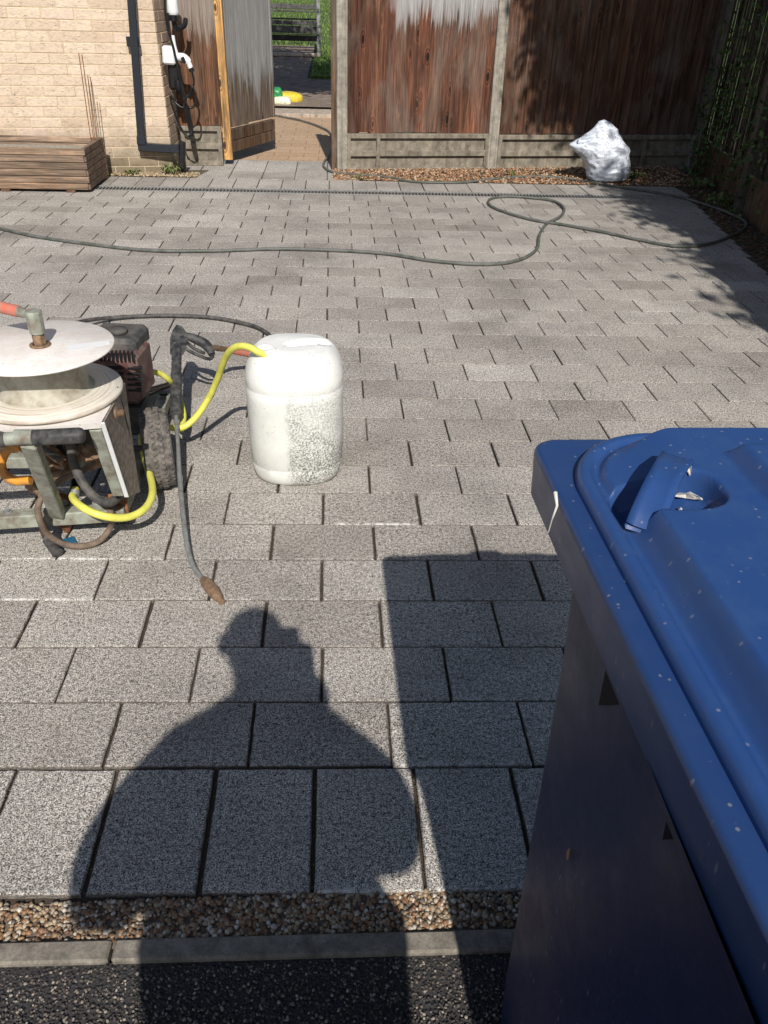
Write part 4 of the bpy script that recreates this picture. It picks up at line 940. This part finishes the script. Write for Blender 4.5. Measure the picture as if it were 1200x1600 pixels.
# lid : shaped height field
LX0, LX1, LY0, LY1 = .244, .79, .03, .789
def lid_d(x, y):   # distance inside the rounded outline
    rad = .115 if (y > .4) else .03
    cx = min(max(x, LX0+rad), LX1-rad); cy = min(max(y, LY0+.03), LY1-rad) if y <= .4 else min(y, LY1-rad)
    dx, dy = x-cx, y-cy
    if dx == 0 and dy == 0: return min(x-LX0, LX1-x, LY1-y, y-LY0)
    return rad-math.hypot(dx, dy)
def ss(a, b, t): t = min(1, max(0, (t-a)/(b-a))); return t*t*(3-2*t)
HC = g(1045, 772, BZ+.03); ux = .0
def lid_h(x, y):
    d = lid_d(x, y); z = BZ+.004
    z += .010*math.sqrt(max(0, 1-(1-min(1, d/.010))**2))           # rolled lip
    z -= .005*ss(.012, .020, d)*(1-ss(.022, .03, d))
    front = ss(.60, .645, y+.25*(x-.3))*(1-ss(.0, .075, x-HC.x+.03))
    z += .026*ss(.026, .046, d)*(1-front)+.003*ss(.022, .035, d)*front
    # centre dome
    dome = ss(.0, .018, min(x-.388-.05*max(0, .60-y), LX1-.14-x, .69-y+.0, y-.1))
    z += .018*dome
    # round boss beside the dome
    bx, by = .535, .70
    z += .022*ss(.075, .055, math.hypot(x-bx, (y-by)))
    # handle recess
    u, v = (x-HC.x+.004)/.052, (y-HC.y)/.042
    q = (abs(u)**2.6+abs(v)**2.6)
    z -= .034*(1-ss(.62, 1.0, q))*(1-.3*min(1, (u*u+v*v)))
    return z
NX, NY = 260, 330; vs = []
for j in range(NY+1):
    ty_ = j/NY; y = LY0+(LY1-LY0)*(ty_)
    # squeeze the row to the outline
    lo, hi = LX0, LX1
    if y > LY1-.115:
        k = .115-math.sqrt(max(0, .115**2-(y-(LY1-.115))**2)); lo += k; hi -= k
    if y < LY0+.03:
        k = .03-math.sqrt(max(0, .03**2-((LY0+.03)-y)**2)); lo += k; hi -= k
    for i in range(NX+1):
        t = i/NX; t = t-.12*math.sin(2*math.pi*t)/ (1.0)*.6
        x = lo+(hi-lo)*t; vs.append((x+.02*(.8-y)*(1-t), y, lid_h(x, y)))
fs = [(j*(NX+1)+i, j*(NX+1)+i+1, (j+1)*(NX+1)+i+1, (j+1)*(NX+1)+i) for j in range(NY) for i in range(NX)]
mb = MB(); mb.add(vs, fs, 0, True)
# skirt of the lid
ring = [j*(NX+1) for j in range(NY+1)]+[NY*(NX+1)+i for i in range(1, NX+1)]+[j*(NX+1)+NX for j in range(NY-1, -1, -1)]+[i for i in range(NX-1, 0, -1)]
o_s = [vs[i] for i in ring]; n_ = len(o_s); mb.add(o_s+[(x, y, z-.006) for x, y, z in o_s], [(i, (i+1) % n_, (i+1) % n_+n_, i+n_) for i in range(n_)], 0, True)
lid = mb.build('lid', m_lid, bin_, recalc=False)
# handle strap
A1 = g(1064, 703, BZ+.045); A2 = g(1008, 812, BZ+.030); dS = (A2-A1); dS.z = 0; L_ = dS.length; dS.normalize(); wS = Vector((-dS.y, dS.x, 0))
mb = MB(); vs = []; n_ = 24
for i in range(n_+1):
    t = i/n_; base = A1.lerp(A2, t); z = BZ+float(np.interp(t, [0, .08, .3, .5, .62, .75, .9, 1], [.032, .044, .050, .050, .0475, .042, .033, .022]))
    hwid = .0150+.003*abs(t-.5)
    for (s_, dz) in ((-1, -.004), (-.96, 0.0), (-.5, -.0015), (0, -.002), (.5, -.0015), (.96, 0.0), (1, -.004), (.9, -.007), (-.9, -.007)):
        vs.append((base.x+wS.x*hwid*s_, base.y+wS.y*hwid*s_, z+dz))
m9 = 9
mb.add(vs, [(i*m9+k, i*m9+(k+1) % m9, (i+1)*m9+(k+1) % m9, (i+1)*m9+k) for i in range(n_) for k in range(m9)], 0, True)
hs = mb.build('lid_handle', m_lid, bin_)
# scraps lying in the handle recess
m_paper = M_simple('bleached_paper', (.62, .60, .56), .8, var=.2, scale=80)
def scrap(pts, z, label, nm='paper_scrap', mat=m_paper, th=.0015):
    mb = MB(); P_ = [g(x, y, z) for x, y in pts]
    P_ = []
    for x, y in pts:
        zz_ = BZ
        for _ in range(12): p = g(x, y, zz_); zz_ = .5*zz_+.5*(lid_h(p.x, p.y)+.002)
        P_.append(Vector((p.x, p.y, zz_)))
    c = sum(P_, Vector())/len(P_); n = len(P_)
    P_ = [p+Vector((0, 0, random.uniform(0, .003))) for p in P_]; c.z += .004
    vs = P_+[c]+[p-Vector((0, 0, th)) for p in P_]
    mb.add(vs, [(i, (i+1) % n, n) for i in range(n)]+[(i, (i+1) % n, n+1+(i+1) % n, n+1+i) for i in range(n)]+[tuple(range(n+1, 2*n+1))[::-1]])
    return tag(mb.build(nm, mat), label, 'litter', 'litter on the bin lid')
scrap([(1056, 762), (1066, 763), (1078, 770), (1096, 772), (1098, 780), (1085, 782), (1072, 778), (1062, 768)], BZ-.006, 'white crumpled scrap lying in the lid handle hollow')
scrap([(1069, 720), (1075, 718), (1081, 732), (1080, 738), (1070, 730)], BZ+.012, 'small cream scrap beside the top of the lid handle')
scrap([(1060, 794), (1066, 796), (1064, 801), (1059, 800)], BZ-.012, 'tiny brown crumb in the lid handle hollow')
mb = MB(); P_ = [wx(868, 771, .2195), wx(873, 775, .2195), wx(871, 790, .2185), wx(863, 812, .218), wx(857, 832, .2175), wx(855, 830, .2175), wx(861, 800, .2185), wx(863, 782, .2195)]; mb.tube([P_[0]+Vector((-.0004, 0, .001)), P_[2]+Vector((-.0004, 0, 0)), P_[3]+Vector((-.0004, 0, 0)), P_[4]+Vector((-.0002, 0, 0))], [.0022, .0014, .0008, .0005], 6); mb.build('bird_dropping', m_paper, bin_)
# dried leaf stuck on the bin side
mb = MB(); q = wx(888, 1335, .249); mb.add([q+Vector((-.0, 0, .012)), q+Vector((-.001, .004, 0)), q+Vector((0, 0, -.012)), q+Vector((-.001, -.004, 0))], [(0, 1, 2, 3)])
mb.build('dead_leaf', M_simple('dead_leaf', (.35, .20, .08), .8), bin_)
# ------------------------------------------------------------------ plants
m_lf = M_leaf('tree_leaves', (.03, .06, .012), (.08, .13, .03)); m_bark = M_simple('bark', (.09, .07, .05), .95, var=.4, scale=25, bmp=.01)
def tree(x, y, h, crowns, n, seed, label, lean=(0, 0)):
    r = np.random.default_rng(seed); t = thing('garden_tree', label, 'tree', (x, y, 0), 'trees around the driveway')
    mb = MB(); top = Vector((x+lean[0], y+lean[1], h)); base = Vector((x, y, -.1))
    mb.tube(spline([base, base.lerp(top, .4)+Vector((.08, .05, 0)), top], 8), list(np.linspace(.16, .05, 17)), 12)
    for (cx, cy, cz, rr_) in crowns:
        c = Vector((cx, cy, cz))
        for k in range(5):
            e = c+Vector(r.normal(0, rr_*.4, 3)); s = base.lerp(top, r.uniform(.45, .9))
            mb.tube(spline([s, s.lerp(e, .5)+Vector((0, 0, .15)), e], 4), list(np.linspace(.045, .012, 9)), 7)
    mb.build('trunk', m_bark, t)
    mb = MB()
    for (cx, cy, cz, rr_) in crowns:
        nc = 70
        for k in range(nc):
            d = r.normal(0, 1, 3); d /= np.linalg.norm(d); cc = np.array([cx, cy, cz])+d*rr_*r.uniform(.25, 1)*np.array([1, 1, .75])
            for m in range(n//nc):
                p = Vector(cc+r.normal(0, .17, 3)); a = Vector(r.normal(0, 1, 3)).normalized(); b = a.cross(Vector(r.normal(0, 1, 3))).normalized(); s = r.uniform(.04, .075)
                v = [p-a*s, p+b*s*.5, p+a*s, p-b*s*.5]; k0 = len(mb.v); mb.v += [tuple(q) for q in v]; mb.f.append((k0, k0+1, k0+2, k0+3)); mb.r.append(r.uniform()); mb.sm.append(False)
    mb.build('crown', m_lf, t, recalc=False)
tree(4.6, 4.4, 3.6, [(2.35, 5.4, 4.5, .55), (2.6, 4.5, 4.3, .5), (3.0, 5.1, 4.5, .8), (3.4, 4.2, 4.2, .7), (4.2, 4.3, 4.6, 1.1), (4.1, 5.5, 4.4, 1.0), (2.9, 6.1, 4.3, .6), (3.0, 4.6, 4.5, .6), (2.5, 5.0, 4.6, .5), (3.2, 5.6, 4.4, .6)], 3200, 11, 'leafy tree beyond the dark side fence, its shade falling on the board fence')
tree(4.3, .5, 3.2, [(3.7, .6, 4.1, .7), (4.2, -.2, 4.2, 1.0), (3.9, 1.9, 4.0, .7), (3.15, 1.5, 4.1, .28), (3.2, 2.5, 4.1, .30), (3.1, .25, 4.1, .30), (3.0, -.6, 4.0, .35), (3.45, -.1, 4.1, .5)], 1800, 12, 'leafy tree beyond the side fence, shading the near right of the paving')
tree(1.2, 11.0, 3.4, [(-.2, 11.6, 3.6, 1.2), (-.6, 12.9, 3.7, 1.1), (.8, 11.2, 3.6, 1.1), (-.1, 10.1, 3.6, .6), (-.7, 10.5, 3.6, .8), (-.9, 9.9, 3.6, .4)], 3000, 13, 'unseen leafy tree added behind the board fence to shade the garden path', lean=(-.6, .3))  # tree added out of view, crowns placed to throw shade on the path
def weed(x, y, z, n, s, seed, label, up=1, mat=None, spread=.08):
    r = np.random.default_rng(seed); mb = MB()
    for k in range(n):
        a = r.uniform(0, 6.28); rad = r.uniform(0, spread); px, py = x+math.cos(a)*rad, y+math.sin(a)*rad*.7; hgt = s*r.uniform(.5, 1.3)*up
        d = Vector((math.cos(a), math.sin(a), 0)); L_ = s*r.uniform(.6, 1.2); wv = L_*.22; sdv = Vector((-d.y, d.x, 0))
        p0 = Vector((px, py, z+r.uniform(0, .02))); p1 = p0+d*L_*.5+Vector((0, 0, hgt*.7)); p2 = p0+d*L_+Vector((0, 0, hgt*.6*r.uniform(.5, 1.3)))
        mb.add([p0, p1-sdv*wv, p2, p1+sdv*wv], [(0, 1, 2, 3)], r.uniform())
    return tag(mb.build('weed', mat or m_weed, recalc=False), label, 'weed', 'weeds along the edges')
m_weed = M_leaf('weed_leaves', (.07, .10, .025), (.17, .19, .07))
weed(-1.415, 7.50, .0, 46, .06, 21, 'pale green weed growing under the downpipe outlet', 1.3)
weed(-1.75, 7.47, .0, 26, .05, 22, 'small low weed at the foot of the brick wall left of the outlet', .8)
weed(2.78, 7.72, .0, 30, .08, 23, 'leafy weed just right of the white sack', .7)
weed(.22, 7.45, .0, 22, .04, 24, 'tiny weed at the corner of the shingle by the gate post', .6, spread=.1)
weed(1.62, 7.72, .0, 14, .05, 25, 'small weed in the shingle by the middle concrete post', .8, spread=.04)
weed(3.25, 7.35, .0, 40, .07, 26, 'bushy weed where drain channel meets the side fence bed', 1.1, spread=.15)
weed(3.17, 6.7, .0, 46, .07, 27, 'grassy weed at the edge of the paving by the side fence', 1.2, spread=.22)
# climber on the side fence corner
r = np.random.default_rng(31); mb = MB()
for (s0, z0, n, sp_) in ((.35, .35, 260, .25), (.9, .5, 260, .3), (1.3, 1.0, 160, .35), (.3, 1.1, 90, .3), (1.9, .4, 220, .3), (2.4, .9, 160, .4)):
    for k in range(n):
        p = G0+gd*(s0+r.normal(0, sp_))+Vector((-.04-abs(r.normal(0, .05)), 0, max(.02, z0+r.normal(0, sp_))))
        a = Vector(r.normal(0, 1, 3)).normalized(); b = a.cross(Vector(r.normal(0, 1, 3))).normalized(); s = r.uniform(.014, .032)
        mb.add([p-a*s, p+b*s*.6, p+a*s, p-b*s*.6], [(0, 1, 2, 3)], r.uniform())
cl = thing('climbing_plant', 'straggly dark green climber over the shaded side fence near the corner', 'climber', tuple(G0+gd*.9+Vector((-.1, 0, 0))))
mb.build('leaves', m_lf, cl, recalc=False)
mb = MB()
for k in range(9):
    s = .2+k*.28; p = G0+gd*s+Vector((-.05, 0, 0)); mb.tube(spline([p, p+gd*.06+Vector((-.02, 0, .4)), p-gd*.08+Vector((-.01, 0, .8)), p+gd*r.uniform(-.2, .2)+Vector((-.01, 0, 1.2))], 4), .004, 5)
mb.build('stems', m_bark, cl)
# leaf litter in the side bed
def arB(r):
    y = r.uniform(2.6, 8.1); return edgeX(y)+.01+r.uniform(0, .34), y
chips('leaf_litter', M_pebbles('dark_litter', [(.10, .06, .035), (.16, .09, .05), (.06, .045, .03), (.22, .14, .08)], .9), 2600, arB, .016, lambda x, y: -.0, 41, .25, label='dead leaves and soil along the foot of the side fence')
sheet('side_bed', [(edgeX(.8), .8), (4.5, .8), (4.5, 9), (edgeX(7.39), 7.39)], m_earth, -.006)
# ------------------------------------------------------------------ person taking the picture (stands behind the camera)
pe = thing('person', 'person in a loose dark jacket and jeans holding up a phone behind the bin', 'person', (-.05, -.40, -.06))
def skinned(name, mat, V, E, sub=2):
    me = bpy.data.meshes.new(name); loc = WL[pe.name]
    me.from_pydata([(v[0]-loc.x, v[1]-loc.y, v[2]-loc.z) for v in V], E, []); me.materials.append(mat)
    o = bpy.data.objects.new(name, me); C.objects.link(o); o.parent = pe
    sk = o.modifiers.new('skin', 'SKIN'); sd_ = me.skin_vertices[0].data
    for i, v in enumerate(V):
        rr_ = v[3]; sd_[i].radius = rr_ if hasattr(rr_, '__len__') else (rr_, rr_)
    sd_[0].use_root = True
    s = o.modifiers.new('sub', 'SUBSURF'); s.levels = s.render_levels = sub
    for p in me.polygons: p.use_smooth = True
    sk.use_smooth_shade = True
    return o
PX, PY = -.045, -.37
m_skin = M_simple('skin', (.45, .27, .19), .5, var=.06); m_shirt = M_simple('navy_cotton', (.03, .035, .06), .9); m_jean = M_simple('denim', (.05, .07, .12), .9); m_hair = M_simple('brown_hair', (.04, .025, .015), .7)
sL = (PX-.150, PY+.0, 1.32); sR = (PX+.165, PY+.0, 1.33); eL = (PX-.315, PY+.02, 1.02); eR = (PX+.285, PY+.03, 1.09); hL = (-.075, -.085, 1.22); hR = (.045, -.085, 1.23)
V = [(PX, PY, .93, (.15, .11)), (PX, PY, 1.10, (.135, .10)), (PX, PY, 1.28, (.155, .11)), (PX, PY, 1.41, (.11, .09)), (PX, PY+.01, 1.47, .056), (PX, PY+.02, 1.53, .055), (PX, PY+.035, 1.585, (.068, .082)), (PX-.01, PY+.03, 1.65, (.088, .10)), (PX, PY+.025, 1.715, (.06, .08)),
     (*sL, .068), (*eL, .045), (*hL, .026), (*sR, .068), (*eR, .045), (*hR, .026),
     (PX-.095, PY, .86, .085), (PX-.11, PY+.02, .48, .055), (PX-.12, PY-.01, .04, .04), (PX-.13, PY+.14, -.02, .035),
     (PX+.095, PY, .86, .085), (PX+.11, PY+.02, .48, .055), (PX+.12, PY-.01, .04, .04), (PX+.13, PY+.14, -.02, .035)]
E_ = [(0, 1), (1, 2), (2, 3), (3, 4), (4, 5), (5, 6), (6, 7), (7, 8), (3, 9), (9, 10), (10, 11), (3, 12), (12, 13), (13, 14), (0, 15), (15, 16), (16, 17), (17, 18), (0, 19), (19, 20), (20, 21), (21, 22)]
# hands: palm + five bent fingers, part of the same body
def hand(o, s, i0):
    b = Vector(o); pal = b+Vector((-s*.0, .045, .05)); V.append((*pal, (.034, .02))); ip = len(V)-1; E_.append((i0, ip))
    for k in range(4):
        z = .065-.021*k; k0 = pal+Vector((s*.012, -.0, z-.03)); k1 = k0+Vector((s*.006, .028, .006)); k2 = k1+Vector((-s*.022, .014, .003)); k3 = k2+Vector((-s*.016, -.006, 0))
        idx = ip
        for q, r0 in ((k0, .011), (k1, .009), (k2, .0085), (k3, .0075)): V.append((*q, r0)); E_.append((idx, len(V)-1)); idx = len(V)-1
    idx = ip
    for q, r0 in ((pal+Vector((-s*.018, -.012, .02)), .011), (pal+Vector((-s*.03, -.014, .045)), .009), (pal+Vector((-s*.034, -.008, .062)), .008)): V.append((*q, r0)); E_.append((idx, len(V)-1)); idx = len(V)-1
hand(hL, -1, 11); hand(hR, 1, 14)
V = [v if v[3] is not None else v for v in V]
skinned('body', m_skin, V, E_)
Vs = [(PX+.01, PY, .84, (.235, .14)), (PX, PY, 1.02, (.27, .14)), (PX, PY, 1.22, (.23, .14)), (PX, PY, 1.37, (.15, .11)), (*sL, .085), ((sL[0]+eL[0])/2-.01, PY+.01, 1.17, .10), (*sR, .085), ((sR[0]+eR[0])/2+.01, PY+.015, 1.25, .09), (eL[0]+.02, eL[1], eL[2]+.02, .085), (eR[0]-.02, eR[1], eR[2]+.02, .08), (-.15, -.19, 1.16, .055), (.13, -.19, 1.17, .055), (-.085, -.11, 1.20, .04), (.06, -.11, 1.21, .04), (PX-.20, PY, 1.01, .12), (PX+.20, PY, 1.10, .11), (PX+.095, PY, 1.46, .075), (PX-.035, PY-.01, 1.46, .06), (PX+.17, PY, .93, .07), (PX+.115, PY, 1.51, .07), (PX+.078, PY, 1.56, .055)]
skinned('jacket', m_shirt, Vs, [(0, 1), (1, 2), (2, 3), (3, 4), (4, 5), (3, 6), (6, 7), (5, 8), (8, 10), (10, 12), (7, 9), (9, 11), (11, 13), (1, 14), (1, 15), (3, 16), (3, 17), (0, 18), (16, 19), (16, 20)])
Vj = [(PX, PY, .97, (.16, .12)), (PX, PY, .88, (.17, .125)), (PX-.098, PY, .80, .098), (PX-.112, PY+.02, .48, .07), (PX-.12, PY-.01, .06, .055), (PX+.098, PY, .80, .098), (PX+.112, PY+.02, .48, .07), (PX+.12, PY-.01, .06, .055)]
skinned('jeans', m_jean, Vj, [(0, 1), (1, 2), (2, 3), (3, 4), (1, 5), (5, 6), (6, 7)])
skinned('hair', m_hair, [(PX, PY+.0, 1.64, (.082, .085)), (PX, PY+.005, 1.70, (.08, .09)), (PX, PY+.01, 1.735, (.055, .06))], [(0, 1), (1, 2)])
for s in (-1, 1):
    mb = MB(); mb.box((PX+s*.035, PY+.125, 1.64), (.022, .01, .010), None, .003); mb.build('eye', m_wplast, pe)
    mb = MB(); mb.box((PX+s*.078, PY+.03, 1.63), (.03, .035, .055), None, .008); mb.build('ear', m_skin, pe)
    mb = MB(); mb.box((PX+s*.125, PY+.06, -.015), (.10, .27, .09), None, .03); mb.build('shoe', m_black, pe)
mb = MB(); mb.box((PX, PY+.135, 1.612), (.026, .03, .045), None, .01); mb.build('nose', m_skin, pe)
mb = MB(); mb.box((PX, PY+.122, 1.572), (.05, .012, .014), None, .005); mb.build('mouth', m_red, pe)
mb = MB(); mb.box((.0, -.013, 1.315), (.074, .009, .158), None, .004)
tag(mb.build('phone', m_black), 'black phone held upright in the person\'s hands', 'phone')
